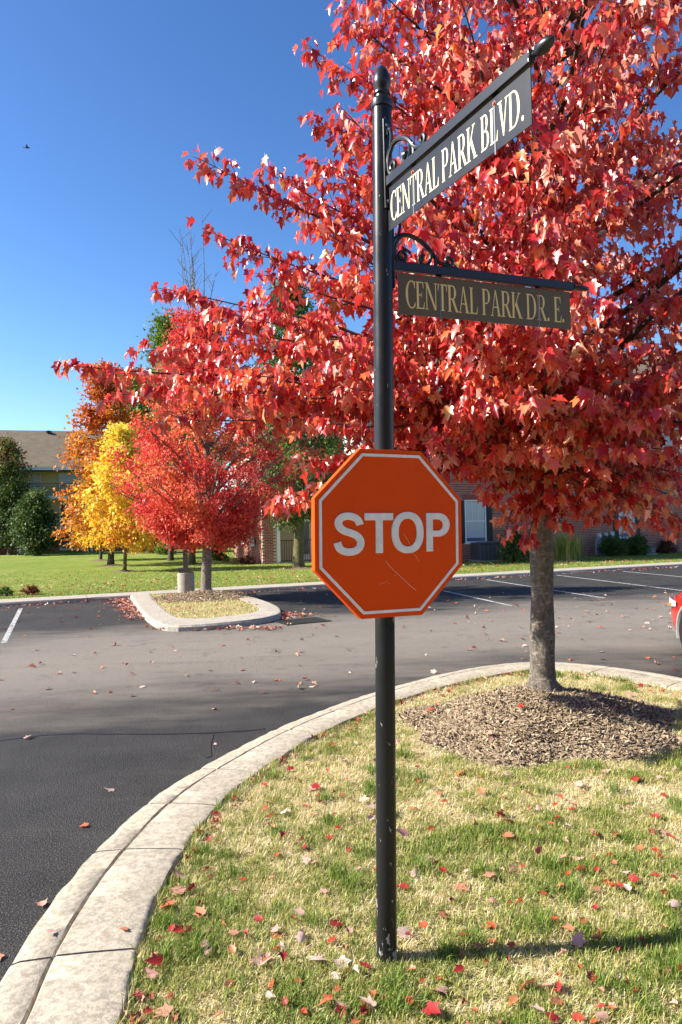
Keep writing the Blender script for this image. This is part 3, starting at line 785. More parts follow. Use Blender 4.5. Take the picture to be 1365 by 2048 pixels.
struct(mk('asphalt_patch', pts, [tuple(range(len(pts)))], Mat('patch', (.032, .030, .028), .85, .2).m))
dc = gp(605, 1243, 0); dg = thing('storm_drain', 'dark iron storm drain grate in the asphalt beside the planter island', 'drain', dc, ANG + .15)
DI = Mat('iron_grate', (.035, .033, .03), .6, .4, .5).m
q = B(); q.box(-.50, .50, -.36, -.30, 0, .015); q.box(-.50, .50, .30, .36, 0, .015); q.box(-.50, -.45, -.30, .30, 0, .015); q.box(.45, .50, -.30, .30, 0, .015); q.build('grate_frame', DI, dg)
B().box(-.45, .45, -.30, .30, .001, .004).build('drain_pit', Mat('pit', (.004, .004, .004), .9, .1).m, dg)
me = None
for k in range(12):
    x = -.42 + k * .075
    if me is None: o = B().box(0, .03, -.30, .30, .004, .014).build('grate_bar', DI, dg, (x, 0, 0)); me = o.data
    else: link('grate_bar', me, dg, (x, 0, 0))

# ------------------------------------------------------------------ PLANTER ISLAND (far)
IO = [(262, 1190), (272, 1206), (290, 1229), (316, 1246), (345, 1252), (430, 1247), (520, 1237), (557, 1229), (564, 1222), (556, 1212), (530, 1201), (480, 1187)]
II = [(300, 1188), (308, 1198), (326, 1216), (346, 1232), (372, 1237), (432, 1235), (496, 1227), (520, 1221), (516, 1213), (500, 1206), (474, 1196), (448, 1186)]
io_ = resample(smoothpts([gp(x, y, .12) for x, y in IO], 2), 60); ii_ = resample(smoothpts([gp(x, y, .12) for x, y in II], 2), 60)
pi_ = thing('planter_kerb', None, None); [pi_.pop(k) for k in ('label', 'category') if k in pi_]; struct(pi_)
for s0, s1 in ((0, 14), (14, 27), (27, 42), (42, 59)):
    bb = B(); m_ = 7; n = s1 - s0
    for k in range(s0, s1 + 1):
        o_, a = io_[k], ii_[k]; d = o_ - a
        sh = 0
        if k == s0: sh = .006
        if k == s1: sh = -.006
        t = (io_[min(k + 1, 59)] - io_[max(k - 1, 0)]).normalized()
        for s, z in ((1.03, -.05), (1.02, .08), (.98, .118), (.9, .124), (.1, .124), (.02, .115), (0, .0)):
            p = a + d * s + t * sh; j = .01 * (float(vnoise(p.x * 4, p.y * 4 + s * 3, 6)) - .5); bb.V.append((p.x + j, p.y + j, z + (j * .4 if z > .05 else 0)))
    for k in range(n):
        for j in range(m_ - 1): a = k * m_ + j; bb.F.append((a, a + m_, a + m_ + 1, a + 1))
    bb.F.append(tuple(range(m_))); bb.F.append(tuple(n * m_ + j for j in reversed(range(m_))))
    bb.build('kerb_segment', WALK, pi_)
pg = struct(mk('planter_ground', [(p.x, p.y, .105) for p in ii_], [tuple(reversed(range(60)))], THATCH))
PL = [(p.x, p.y) for p in ii_]
n = 14000; xs = rng.uniform(min(p[0] for p in PL), max(p[0] for p in PL), n); ys = rng.uniform(min(p[1] for p in PL), max(p[1] for p in PL), n); ok = inpoly(xs, ys, PL); ok &= np.hypot(xs - gp(412, 1191, .13).x, (ys - gp(412, 1191, .13).y + .25) / .95) > 1.15
pgr = blades('planter_grass', xs[ok], ys[ok], lambda x, y: 0 * x + .105, .03, .07, .010, np.clip(rng.normal(.62, .2, ok.sum()), 0, 1), GRASS, np.zeros(ok.sum()), 9)
IT = gp(412, 1191, .13)                                        # island tree base
def ring(name, cx, cy, R, h, z0, sy=1.0):
    b = B(); nr, na = 8, 28
    for i in range(nr + 1):
        for j in range(na):
            a = 2 * PI * j / na; r = R * i / nr * (1 + .1 * math.sin(3 * a + cx) + .06 * math.sin(7 * a)); z = z0 + h * (math.cos(PI * i / nr) * .5 + .5) - .01 * (i == nr)
            b.V.append((cx + r * math.cos(a), cy + sy * r * math.sin(a), z))
    for i in range(nr):
        for j in range(na): b.F.append((i * na + j, i * na + (j + 1) % na, (i + 1) * na + (j + 1) % na, (i + 1) * na + j))
    return struct(b.build(name, MULCH, smooth=True))
im = ring('planter_mulch', IT.x, IT.y - .25, 1.35, .16, .11, .95)
def zring(x, y):
    r = np.hypot(x - IT.x, (y - IT.y + .25) / .95) / 1.35
    return .11 + .16 * (np.cos(PI * np.clip(r, 0, 1)) * .5 + .5) - .03, r
chips('mulch_chips', 3600, zring, IT.x, IT.y - .25, 1.35, .11, im, 3)

# light pole on its concrete pier
pp = gp(373, 1187, .11); lp = thing('light_pole', 'square brown light pole on a round concrete pier beside the small red tree', 'light pole', pp)
B().lathe([(.24, -.1), (.24, .56), (.225, .60), (.0, .60)], 28).build('concrete_pier', PIER, lp, smooth=True)
BRN = Mat('brown_metal', (.055, .04, .032), .45, .5).m
B().box(-.165, .165, -.165, .165, .60, .74).build('base_cover', BRN, lp)
B().box(-.062, .062, -.062, .062, .74, 4.8).build('pole', BRN, lp)
lh = B().box(-.2, .2, -.75, -.1, 4.72, 4.85).build('lamp_head', BRN, lp); B().box(-.16, .16, -.7, -.2, 4.705, 4.719).build('lens', WHITE, lh)
# ------------------------------------------------------------------ SIGN POST
PB = gp(774, 1922, .085); PT = dp(764.5, 205, PB.y)
up = (PT - PB).normalized()
def PA(z): return PB + up * ((z - PB.z) / up.z)
def frame(o, d, n, u):                          # matrix: local x along d, y along u, z along n (towards the reader)
    return Matrix(((d.x, u.x, n.x, o.x), (d.y, u.y, n.y, o.y), (d.z, u.z, n.z, o.z), (0, 0, 0, 1)))
sp = thing('sign_post', 'tall round black post with acorn finial carrying the stop sign and both street name signs', 'sign post', PB)
HP = (PT - PB).length; RP = .0435
axis = tuple(up)
B().lathe([(RP + .0015, -.12), (RP + .0015, .35), (RP, 1.2), (RP, HP)], 40, (0, 0, 0), axis).build('pole', BLACK, sp, smooth=True)
fo = up * HP
prof = [(RP + .004, -.03), (RP + .006, -.022), (RP + .006, .0), (.038, .012), (.030, .02), (.030, .028), (.037, .034), (.037, .042), (.028, .048), (.030, .056), (.038, .072), (.0405, .09), (.0385, .108), (.033, .127), (.0235, .146), (.012, .160), (.004, .167), (.0, .168)]
B().lathe(prof, 32, fo, axis).build('finial', IRON, sp, smooth=True)
def spiral(cx, cy, r0, r1, a0, a1, n=22): return [(cx + (r0 + (r1 - r0) * i / n) * math.cos(a0 + (a1 - a0) * i / n), cy + (r0 + (r1 - r0) * i / n) * math.sin(a0 + (a1 - a0) * i / n)) for i in range(n + 1)]
def sm2(pts, it=3):
    pts = [Vector((p[0], p[1], 0)) for p in pts]; return smoothpts(pts, it)
def bracket(zarm, d, L, zlo, zhi, tipr):
    d = d.normalized(); n = d.cross(Vector((0, 0, 1))); o = PA(zarm) - PB; M = frame(o, d, n, Vector((0, 0, 1)))
    br = B().box(.0, L, -.0, .042, -.013, .013, M).build('arm', IRON, sp, bevel=.003) if 0 else None
    br = B().box(.046, L, 0, .040, -.013, .013, M).build('bracket_arm', IRON, sp, bevel=.0025)
    B().box(.0435, .0515, zlo, zhi, -.017, .017, M).build('mounting_plate', IRON, br, bevel=.001)
    for yy in (zlo + .03, zhi - .03): B().lathe([(.009, 0), (.009, .004), (.006, .007)], 12, M @ Vector((.0515, yy, .0)), d).build('bolt', STRAP, br)
    e = M @ Vector((L, .02, 0))
    B().lathe([(.017, 0), (.017, .008), (.010, .012), (.010, .02), (.017 * tipr, .03), (.021 * tipr, .05), (.019 * tipr, .075), (.011 * tipr, .097), (0, .105)], 18, e, d).build('end_finial', IRON, br, smooth=True)
    def T(pts, r=.0085): return B().tube([M @ Vector((.052 + (p[0] - .052) * 1.22, .04 + (p[1] - .044) * 1.32, 0)) for p in pts], r, 8)
    main = sm2([(.052, .075), (.056, .125), (.10, .142), (.15, .135), (.20, .105), (.235, .062), (.275, .050), (.325, .044)])
    T(main, [.007 + .004 * math.sin(PI * min(1, i / len(main) * 1.1)) for i in range(len(main))]).build('scroll', IRON, br, smooth=True)
    T(spiral(.283, .067, .019, .006, -PI / 2, 1.6 * PI)).build('scroll', IRON, br, smooth=True)
    low = [(p.x, p.y) for p in sm2([(.10, .142), (.066, .115), (.056, .075), (.066, .052)], 2)] + spiral(.086, .066, .022, .007, -2.2, 2.0 * PI - 1.2)
    T(low).build('scroll', IRON, br, smooth=True)
    inn = [(p.x, p.y) for p in sm2([(.185, .118), (.21, .09), (.205, .062)], 2)] + spiral(.176, .066, .029, .007, -.15, -1.65 * PI)
    T(inn, .009).build('scroll', IRON, br, smooth=True)
    top = [(p.x, p.y) for p in sm2([(.075, .135), (.085, .165), (.078, .19)], 2)] + spiral(.066, .19, .012, .005, .1, 1.5 * PI)
    T(top, .0075).build('scroll', IRON, br, smooth=True)
    B().lathe([(.004, 0), (.012, .008), (.014, .02), (.008, .034), (.0, .046)], 8, M @ Vector((.20, .055, 0)), (d * -.2 + Vector((0, 0, 1)))).build('scroll_leaf', IRON, br, smooth=True)
    T([(.226, .04), (.228, .06), (.224, .082)], .0085).build('scroll_foot', IRON, br, smooth=True)
    return d, n, br

# serif lettering: strokes of each capital in units of cap height
TK, TN, SF_ = .135, .05, .032
def R4(x0, x1, y0, y1): return [(x0, y0), (x1, y0), (x1, y1), (x0, y1)]
def stem(x, y0=0, y1=1, w=TK, s=True):
    o = [R4(x, x + w, y0, y1)]
    if s: o += [R4(x - .06, x + w + .06, y0, y0 + SF_), R4(x - .06, x + w + .06, y1 - SF_, y1)]
    return o
def diag(xb, xt, w, y0=0, y1=1): return [[(xb, y0), (xb + w, y0), (xt + w, y1), (xt, y1)]]
def bowl(cx, cy, rx, ry, a0, a1, thick, thin, n=18):
    out = []; P = []
    for i in range(n + 1):
        a = a0 + (a1 - a0) * i / n; w = thin + (thick - thin) * abs(math.cos(a)) ** 1.3
        c, s = math.cos(a), math.sin(a); P.append(((cx + rx * c, cy + ry * s), (cx + (rx - w) * c, cy + (ry - thin * 1.0 - (w - thin) * .25) * s)))
    for (a, b_), (c, d) in zip(P, P[1:]): out.append([a, c, d, b_])
    return out
def glyph(ch):
    if ch == 'C': return bowl(.40, .5, .38, .52, .9, 2 * PI - .8, .15, .05) + [[(.58, .74), (.615, .74), (.625, 1.0), (.60, 1.0), (.56, .93)], [(.60, .02), (.635, .23), (.605, .23), (.56, .13)]], .66
    if ch == 'E': return stem(.08) + [R4(.2, .50, 1 - .045, 1), [(.46, .96), (.50, .76), (.525, .76), (.525, 1), (.46, 1)], R4(.2, .40, .49, .535), R4(.385, .41, .41, .62), R4(.2, .53, 0, .045), [(.49, 0), (.55, 0), (.59, .26), (.565, .26), (.49, .05)]], .60
    if ch == 'N': return [R4(.10, .155, 0, 1), R4(.02, .235, 0, SF_), R4(.70, .755, .0, 1), R4(.62, .835, 1 - SF_, 1), R4(.01, .12, 1 - SF_, 1)] + [[(.64, .0), (.757, .0), (.21, 1), (.05, 1)]], .85
    if ch == 'T': return stem(.265, s=False) + [R4(.205, .46, 0, SF_), R4(.03, .635, .952, 1), [(.03, 1), (.02, .74), (.05, .74), (.10, .955), (.10, 1)], [(.635, 1), (.645, .74), (.615, .74), (.565, .955), (.565, 1)]], .66
    if ch == 'R': return stem(.08) + [R4(.2, .36, .955, 1), R4(.2, .38, .46, .505)] + bowl(.34, .73, .26, .272, PI / 2, -PI / 2, .14, .045, 12) + diag(.56, .28, .15, 0, .49) + [R4(.54, .75, 0, SF_)], .74
    if ch == 'A': return diag(.08, .33, .05) + [[(.53, 0), (.68, 0), (.40, 1), (.33, 1)], R4(.17, .56, .32, .362), R4(.0, .21, 0, SF_), R4(.46, .76, 0, SF_)], .76
    if ch == 'L': return stem(.08) + [R4(.2, .52, 0, .045), [(.48, 0), (.535, 0), (.575, .28), (.55, .28), (.48, .05)]], .58
    if ch == 'P': return stem(.08) + [R4(.2, .33, .955, 1), R4(.2, .33, .43, .472)] + bowl(.32, .715, .27, .287, PI / 2, -PI / 2, .14, .045, 12), .62
    if ch == 'K': return stem(.08) + diag(.22, .55, .055, .44, 1) + [R4(.47, .69, 1 - SF_, 1), [(.585, 0), (.745, 0), (.385, .66), (.285, .53)], R4(.53, .81, 0, SF_)], .80
    if ch == 'B': return stem(.08) + [R4(.2, .33, .955, 1), R4(.2, .36, .50, .542), R4(.2, .36, 0, .042)] + bowl(.32, .755, .23, .247, PI / 2, -PI / 2, .13, .042, 12) + bowl(.34, .27, .28, .27, PI / 2, -PI / 2, .14, .042, 12), .68
    if ch == 'V': return [[(.10, 1), (.255, 1), (.43, .14), (.36, 0)], [(.36, 0), (.41, 0), (.66, 1), (.61, 1)], R4(.02, .33, 1 - SF_, 1), R4(.53, .74, 1 - SF_, 1)], .74
    if ch == 'D': return stem(.08) + [R4(.2, .35, .955, 1), R4(.2, .35, 0, .045)] + bowl(.33, .5, .42, .5, PI / 2, -PI / 2, .15, .045), .80
    if ch == '.': return [[(.12 + .075 * math.cos(a * PI / 5), .075 + .075 * math.sin(a * PI / 5)) for a in range(10)]], .26
    return [], .28
def lettering(text, M, x0, x1, y0, cap, mat, parent):
    tot = sum(glyph(c)[1] for c in text); kx = (x1 - x0) / tot; x = x0
    for c in text:
        polys, adv = glyph(c)
        if polys:
            b = B()
            for k, p in enumerate(polys):
                q = [(x + px * kx, y0 + py * cap) for px, py in p]
                ar = sum(q[i][0] * q[(i + 1) % len(q)][1] - q[(i + 1) % len(q)][0] * q[i][1] for i in range(len(q)))
                if ar < 0: q = q[::-1]
                b.prism(q, .0001, .0005 + .00006 * (k % 7) + .00003 * (k // 7), M)
            b.build('letter', mat, parent)
        x += adv * kx
def blade_sign(text, zarm, d, n, xs, Lp, ztop, h, t0, t1, label, group, pm, lm):
    o = PA(zarm); M = frame(Vector((0, 0, 0)), d, n, Vector((0, 0, 1)))
    base = Vector((o.x, o.y, 0)) + d * xs + Vector((0, 0, ztop - h)); th = .0035
    t = thing('street_name_sign', label, 'street sign', base, 0, group)
    B().box(0, Lp, 0, h, -th, 0, M).build('plate', pm, t)
    lettering(text, M, t0, t1, h * .17, h * .66, lm, t)
    for f in (.225, .80):
        x = f * Lp
        hg = B().box(x - .014, x + .014, h - .03, h + .014, -th - .006, -th - .001, M).build('hanger', IRON, t)
        B().lathe([(.0095, 0), (.0095, .002), (.0055, .0025), (.005, .006)], 12, M @ Vector((x, h - .022, 0)), n).build('bolt', RUST, t)
        B().box(x - .0032, x + .0032, -.012, h - .028, .0009, .0017, M).build('hanging_strap', STRAP, t)
    return t
dU = Vector((.438, -.899, 0)).normalized(); dL = Vector((.931, .365, 0)).normalized()
dU, nU, _b = bracket(3.474, dU, .985, -.095, .30, 1.05)
dL, nL, _b = bracket(3.128, dL, 1.035, -.085, .27, .7)
blade_sign('CENTRAL PARK BLVD.', 3.474, dU, nU, .046, .932, 3.467, .189, .022, .90, 'sunlit upper street name sign reading CENTRAL PARK BLVD. angled towards the viewer', 'street name signs on the post', PLATE, CREAM)
blade_sign('CENTRAL PARK DR. E.', 3.128, dL, nL, .072, .945, 3.121, .187, .036, .912, 'lower shaded street name sign reading CENTRAL PARK DR. E. hanging from a scroll bracket', 'street name signs on the post', PLATE_WARM, LETTER_SHADE)

# ------------------------------------------------------------------ STOP SIGN
sa = math.radians(25); sd_ = Vector((math.cos(sa), math.sin(sa), 0)); sn = Vector((math.sin(sa), -math.cos(sa), 0))
zc = dp(773, 1066, PB.y - .07).z; SCp = dp(784, 1066.5, PA(zc).y - .062)
su = (up * .5 + Vector((.012, 0, 1)) * .5).normalized(); sd2 = (sd_ - su * sd_.dot(su)).normalized(); sn = sd2.cross(su)
MS = frame(Vector((0, 0, 0)), sd2, sn, su)
ss = thing('stop_sign', 'thick orange octagonal stop sign with raised white STOP letters on the black post', 'stop sign', SCp - sn * .0175)
RA = .362; TH_ = .034
def octo(r): return [(r / math.cos(PI / 8) * math.cos(PI / 8 + k * PI / 4), r / math.cos(PI / 8) * math.sin(PI / 8 + k * PI / 4)) for k in range(8)]
B().prism(octo(RA), -TH_ / 2, TH_ / 2, MS).build('panel', ORANGE, ss, bevel=.0025)
bo = B(); o0, o1 = octo(RA - .020), octo(RA - .032); zf = TH_ / 2
V = [MS @ Vector((x, y, zf + z)) for (pts, z) in ((o0, -.001), (o0, .0030), (o1, .0030), (o1, -.001)) for x, y in pts]
Fc = [(l * 8 + k, l * 8 + (k + 1) % 8, (l + 1) * 8 + (k + 1) % 8, (l + 1) * 8 + k) for l in range(3) for k in range(8)]
mk('border', V, Fc, SWHITE, ss)
def curve_letter(splines, ext=.0025, bev=.0022):
    cu = bpy.data.curves.new('letter', 'CURVE'); cu.dimensions = '2D'; cu.fill_mode = 'BOTH'; cu.extrude = ext; cu.bevel_depth = bev; cu.bevel_resolution = 2; cu.offset = -bev
    for pts in splines:
        s = cu.splines.new('POLY'); s.points.add(len(pts) - 1); s.use_cyclic_u = True
        for p, q in zip(s.points, pts): p.co = (q[0], q[1], 0, 1)
    o = bpy.data.objects.new('tmp', cu); C.objects.link(o); dg = bpy.context.evaluated_depsgraph_get(); dg.update()
    me = bpy.data.meshes.new_from_object(o.evaluated_get(dg)); bpy.data.objects.remove(o); bpy.data.curves.remove(cu)
    me.transform(Matrix.Translation(MS @ Vector((0, 0, zf + .002)) ) @ MS)
    me.materials.clear(); me.materials.append(SWHITE); me.name = 'letter'; me.update()
    return link('letter', me, ss)
SX, SY = 1 / 1690, 1 / 1863
def zp(x, y): return ((x - 688) * SX, -(y - 765) * SY)
def el(cx, cy, rx, ry, n=44, e=2.25): return [zp(cx + rx * math.copysign(abs(math.cos(2 * PI * i / n)) ** (2 / e), math.cos(2 * PI * i / n)), cy - ry * math.copysign(abs(math.sin(2 * PI * i / n)) ** (2 / e), math.sin(2 * PI * i / n))) for i in range(n)]
curve_letter([[zp(*p) for p in ((463, 602), (697, 602), (697, 660), (611, 660), (611, 922), (553, 922), (553, 660), (463, 660))]])
curve_letter([el(820, 761, 135, 169), el(820, 761, 78, 113)])
def arcz(cx, cy, rx, ry, a0, a1, n=14): return [zp(cx + rx * math.cos(math.radians(a0 + (a1 - a0) * i / n)), cy - ry * math.sin(math.radians(a0 + (a1 - a0) * i / n))) for i in range(n + 1)]
P_out = [zp(980, 920), zp(980, 602)] + arcz(1088, 700, 98, 98, 90, -90) + [zp(1037, 798), zp(1037, 920)]
P_in = [zp(1037, 655)] + arcz(1080, 701.5, 48, 46.5, 90, -90) + [zp(1037, 748)]
curve_letter([P_out, P_in])
# S: a stroke of even weight along a spine
spn = [(426, 697), (419, 668), (395, 640), (340, 623), (283, 632), (253, 668), (262, 712), (300, 742), (350, 757), (400, 777), (432, 815), (430, 862), (400, 898), (345, 910), (290, 900), (258, 872), (247, 830)]
cs = smoothpts([Vector((x, y, 0)) for x, y in spn], 3); Lh, Rh = [], []
for i, p in enumerate(cs):
    t = (cs[min(i + 1, len(cs) - 1)] - cs[max(i - 1, 0)]).normalized(); nn = Vector((-t.y, t.x, 0)); hw = 29
    Lh.append(p + nn * hw); Rh.append(p - nn * hw)
curve_letter([[zp(p.x, p.y) for p in Lh + Rh[::-1]]])
for pts, r in (([(635, 985), (665, 1025), (700, 1062), (760, 1118), (830, 1185), (890, 1236)], .0011), ([(790, 776), (822, 822), (840, 860)], .0009), ([(858, 918), (885, 950), (905, 980), (918, 1005)], .0007), ([(580, 1172), (610, 1163), (650, 1150)], .0005)):
    B().tube([MS @ Vector((*zp(*p), zf + .0002)) for p in pts], r, 5).build('scratch', SCRATCH, ss)
for p in ((711, 1107), (662, 1170), (563, 692), (398, 893)):
    B().lathe([(.002, 0), (.0012, .0006)], 8, MS @ Vector((*zp(*p), zf)), sn).build('paint_chip', SCRATCH if p[1] > 1000 else RUST, ss)
for yy in (-.24, .24): B().box(-.06, .06, yy - .015, yy + .015, -TH_ / 2 - .006, -TH_ / 2, MS).build('mounting_clamp', IRON, ss)

# ------------------------------------------------------------------ MAIN MAPLE TREE
T0 = TB.copy(); T0.z = zmound(TB.x, TB.y)[0] + .0
mt = thing('maple_tree', 'large red maple tree growing from the mulch mound behind the sign post', 'tree', (T0.x, T0.y, 0.1))
W0 = -Vector(mt.location)                      # parts are built in world coordinates and set back by this
Tt = dp(1079, 968, 7.0)
trunk = [Vector((T0.x, T0.y, .12)), Vector((T0.x, T0.y, TB.z - .02)), Vector((T0.x - .005, T0.y, TB.z + .12)), T0.lerp(Tt, .5) + Vector((.01, 0, 0)), Tt]
trunk[3].z = (TB.z + Tt.z) / 2
LTOP = Vector((2.3, 7.15, 9.6))
leader = [Tt, Tt + Vector((.10, .05, .55)), Tt + Vector((.05, .1, 1.5)), Vector((2.0, 7.1, 5.4)), Vector((2.2, 7.1, 7.4)), LTOP]
full = smoothpts(trunk, 1) + smoothpts(leader, 2)[1:]
def trad(z): return .128 if z < .45 else (.112 + .02 * max(0, (.75 - z) / .3) if z < .75 else .112 - .006 * (z - .75) if z < Tt.z else max(.010, .080 - .024 * (z - Tt.z) if z < Tt.z + 2 else .037 - .006 * (z - Tt.z - 2)))
b = B(); b.tube([p for p in resample(full, 90)], [trad(p.z) * (1 + .05 * math.sin(p.z * 9)) * (1.35 if p.z < TB.z - .02 else 1) for p in resample(full, 90)], 18)
tm = b.build('trunk', BARK, mt, W0, smooth=True)
for v_ in tm.data.vertices:
    fl = math.exp(-max(0, v_.co.z - TB.z + .03) / .085); th_ = math.atan2(v_.co.y - T0.y, v_.co.x - T0.x)
    if v_.co.z < TB.z + .4 and v_.co.z > TB.z - .1: kf = .30 * fl * (.55 + .45 * math.sin(4 * th_ + 1)); v_.co.x += (v_.co.x - T0.x) * kf; v_.co.y += (v_.co.y - T0.y) * kf
    j = float(vnoise(v_.co.x * 14 + v_.co.z * 5, v_.co.y * 14 - v_.co.z * 3, 31)) - .5; v_.co.x += j * .014; v_.co.y += j * .014
def leader_at(z):
    for a, c in zip(full, full[1:]):
        if a.z <= z <= c.z: return a.lerp(c, (z - a.z) / max(1e-6, c.z - a.z))
    return full[-1].copy()
LP, LD, LN = [], [], []                         # leaf positions, tips, normals
twigs = B()
def add_leaves(p, out, k, spread=.06):
    for _ in range(k):
        a = random.uniform(0, 2 * PI); h = Vector((math.cos(a), math.sin(a), 0))
        d = (out * .4 + h * random.uniform(.2, .8) + Vector((0, 0, -random.uniform(.45, 1.7)))).normalized()
        st = h * random.uniform(.02, .09) + Vector((0, 0, random.uniform(-.05, .04)))
        n_ = (Vector((random.gauss(0, .5), random.gauss(0, .5), random.uniform(.1, 1.0))) + out * .7 + h * .25).normalized()
        LP.append(p + st); LD.append(d); LN.append(n_)
def limb(S, E_, sag=.0, dens=1.0, rad=.04, sub=1.0, t0=.2):
    L = (E_ - S).length; mid = S.lerp(E_, .5) + Vector((random.uniform(-.12, .12), random.uniform(-.12, .12), .12 * L - sag)) * 1.0
    n = max(6, int(L / .12)); pts = []
    for i in range(n + 1):
        t = i / n; p = S * (1 - t) ** 2 + mid * 2 * t * (1 - t) + E_ * t * t
        p = p + Vector((math.sin(t * 9 + S.z * 7), math.cos(t * 8 + S.z * 5), math.sin(t * 11 + S.x))) * .025 * L / 3 * min(1, t * 3); pts.append(p)
    B().tube(pts, [max(.0035, rad * (1 - .92 * i / n)) for i in range(n + 1)], 7).build('limb', DBARK if rad > .03 else TWIG, mt, W0, smooth=True)
    cen = S
    for i in range(1, n + 1):
        t = i / n
        if t < t0: continue
        tg = (pts[i] - pts[i - 1]).normalized()
        for s in range(2 if random.random() < .75 * dens else 1):
            if t > .97: dirn = tg
            else:
                a = random.uniform(0, 2 * PI); perp = Vector((math.cos(a), math.sin(a), random.uniform(-.35, .5)))
                perp = (perp - tg * perp.dot(tg)).normalized(); dirn = (tg * random.uniform(.45, .9) + perp * random.uniform(.5, 1.0)).normalized()
            sl_ = sub * random.uniform(.18, .62) * (1.15 - .75 * t) * min(1.25, .5 + L / 4)
            m = max(2, int(sl_ / .075)); q = [pts[i]]; dcur = dirn.copy()
            for j in range(m):
                dcur = (dcur + Vector((random.gauss(0, .13), random.gauss(0, .13), random.gauss(-.03, .1)))).normalized(); q.append(q[-1] + dcur * sl_ / m)
            twigs.tube(q, [max(.0016, .0055 * (1 - j / (m + .5))) for j in range(m + 1)], 4, cap=False)
            for j in range(1, m + 1): add_leaves(q[j], dcur, (3 if random.random() < .6 else 2) if j < m else 4)
random.seed(21)
def P(px, py, Y): return dp(px, py, Y)
# limbs whose ends can be followed in the photograph: (tip, origin height, ...)
for (px, py, Y, hz, rad, sub, sag) in (
    (150, 738, 6.4, 2.75, .035, .42, .10), (262, 792, 6.3, 2.75, .034, .75, .0), (340, 845, 6.5, 2.6, .03, .75, .05), (420, 790, 5.9, 2.6, .03, .9, 0), (300, 705, 6.9, 3.0, .03, .7, 0),
    (402, 322, 6.3, 3.3, .03, .5, .0), (455, 480, 6.5, 3.1, .03, .8, .05), (352, 585, 7.0, 2.9, .03, .7, 0), (430, 660, 6.2, 2.85, .03, .9, 0), (545, 352, 6.7, 3.6, .028, .75, 0), (560, 560, 6.2, 3.1, .03, 1.0, 0),
    (500, 640, 5.7, 2.9, .03, .9, 0), (640, 335, 6.9, 4.0, .026, .7, 0), (640, 250, 6.4, 4.3, .024, .45, 0), (640, 105, 6.3, 4.7, .024, .65, 0), (700, 30, 6.7, 5.1, .022, .75, 0), (800, -60, 6.6, 5.3, .022, .9, 0), (720, 150, 6.0, 4.6, .022, .7, 0),
    (570, 1000, 5.6, 2.35, .022, .40, -.05), (620, 925, 5.9, 2.4, .025, .6, 0), (660, 850, 5.6, 2.5, .028, .9, 0), (700, 780, 5.4, 2.6, .028, 1.0, 0), (560, 800, 5.8, 2.6, .028, .9, 0), (640, 700, 5.4, 2.7, .028, 1.0, 0),
    (950, 940, 6.1, 2.35, .026, .8, 0), (1015, 1055, 6.6, 2.25, .016, .45, -.1), (985, 985, 6.3, 2.3, .02, .6, 0), (1120, 1040, 6.7, 2.25, .014, .4, -.1), (1190, 985, 6.1, 2.4, .024, .8, 0), (1290, 1015, 6.2, 2.5, .024, .7, 0), (1360, 1040, 6.4, 2.55, .022, .6, 0),
    (1110, 985, 6.2, 2.35, .02, .7, -.05), (1165, 1030, 6.6, 2.3, .016, .5, -.1), (1240, 1035, 6.5, 2.4, .02, .6, -.05), (1320, 985, 5.9, 2.5, .024, .8, 0), (1060, 1070, 6.4, 2.2, .014, .35, -.1), (1390, 1070, 6.1, 2.5, .02, .5, 0), (1000, 900, 5.8, 2.4, .026, .9, 0), (1160, 880, 5.9, 2.4, .026, 1.0, 0), (1400, 960, 6.0, 2.6, .03, .9, 0), (1330, 900, 5.7, 2.6, .03, 1.0, 0), (1240, 900, 5.5, 2.5, .03, 1.0, 0), (1080, 900, 5.5, 2.5, .026, .9, 0), (880, 880, 5.5, 2.45, .028, .9, 0), (1500, 850, 6.3, 2.7, .035, 1.0, 0), (1480, 1000, 6.8, 2.6, .03, .9, 0)):
    E_ = P(px, py, Y); limb(leader_at(hz), E_, sag, 1.0, rad, sub, .3 if rad > .02 else .2)
# the two heavy forks
limb(leader_at(2.25), P(1010, 905, 6.9), 0, .8, .05, .8, .5); limb(leader_at(2.15), P(1260, 800, 7.1), 0, .8, .07, 1.0, .45)
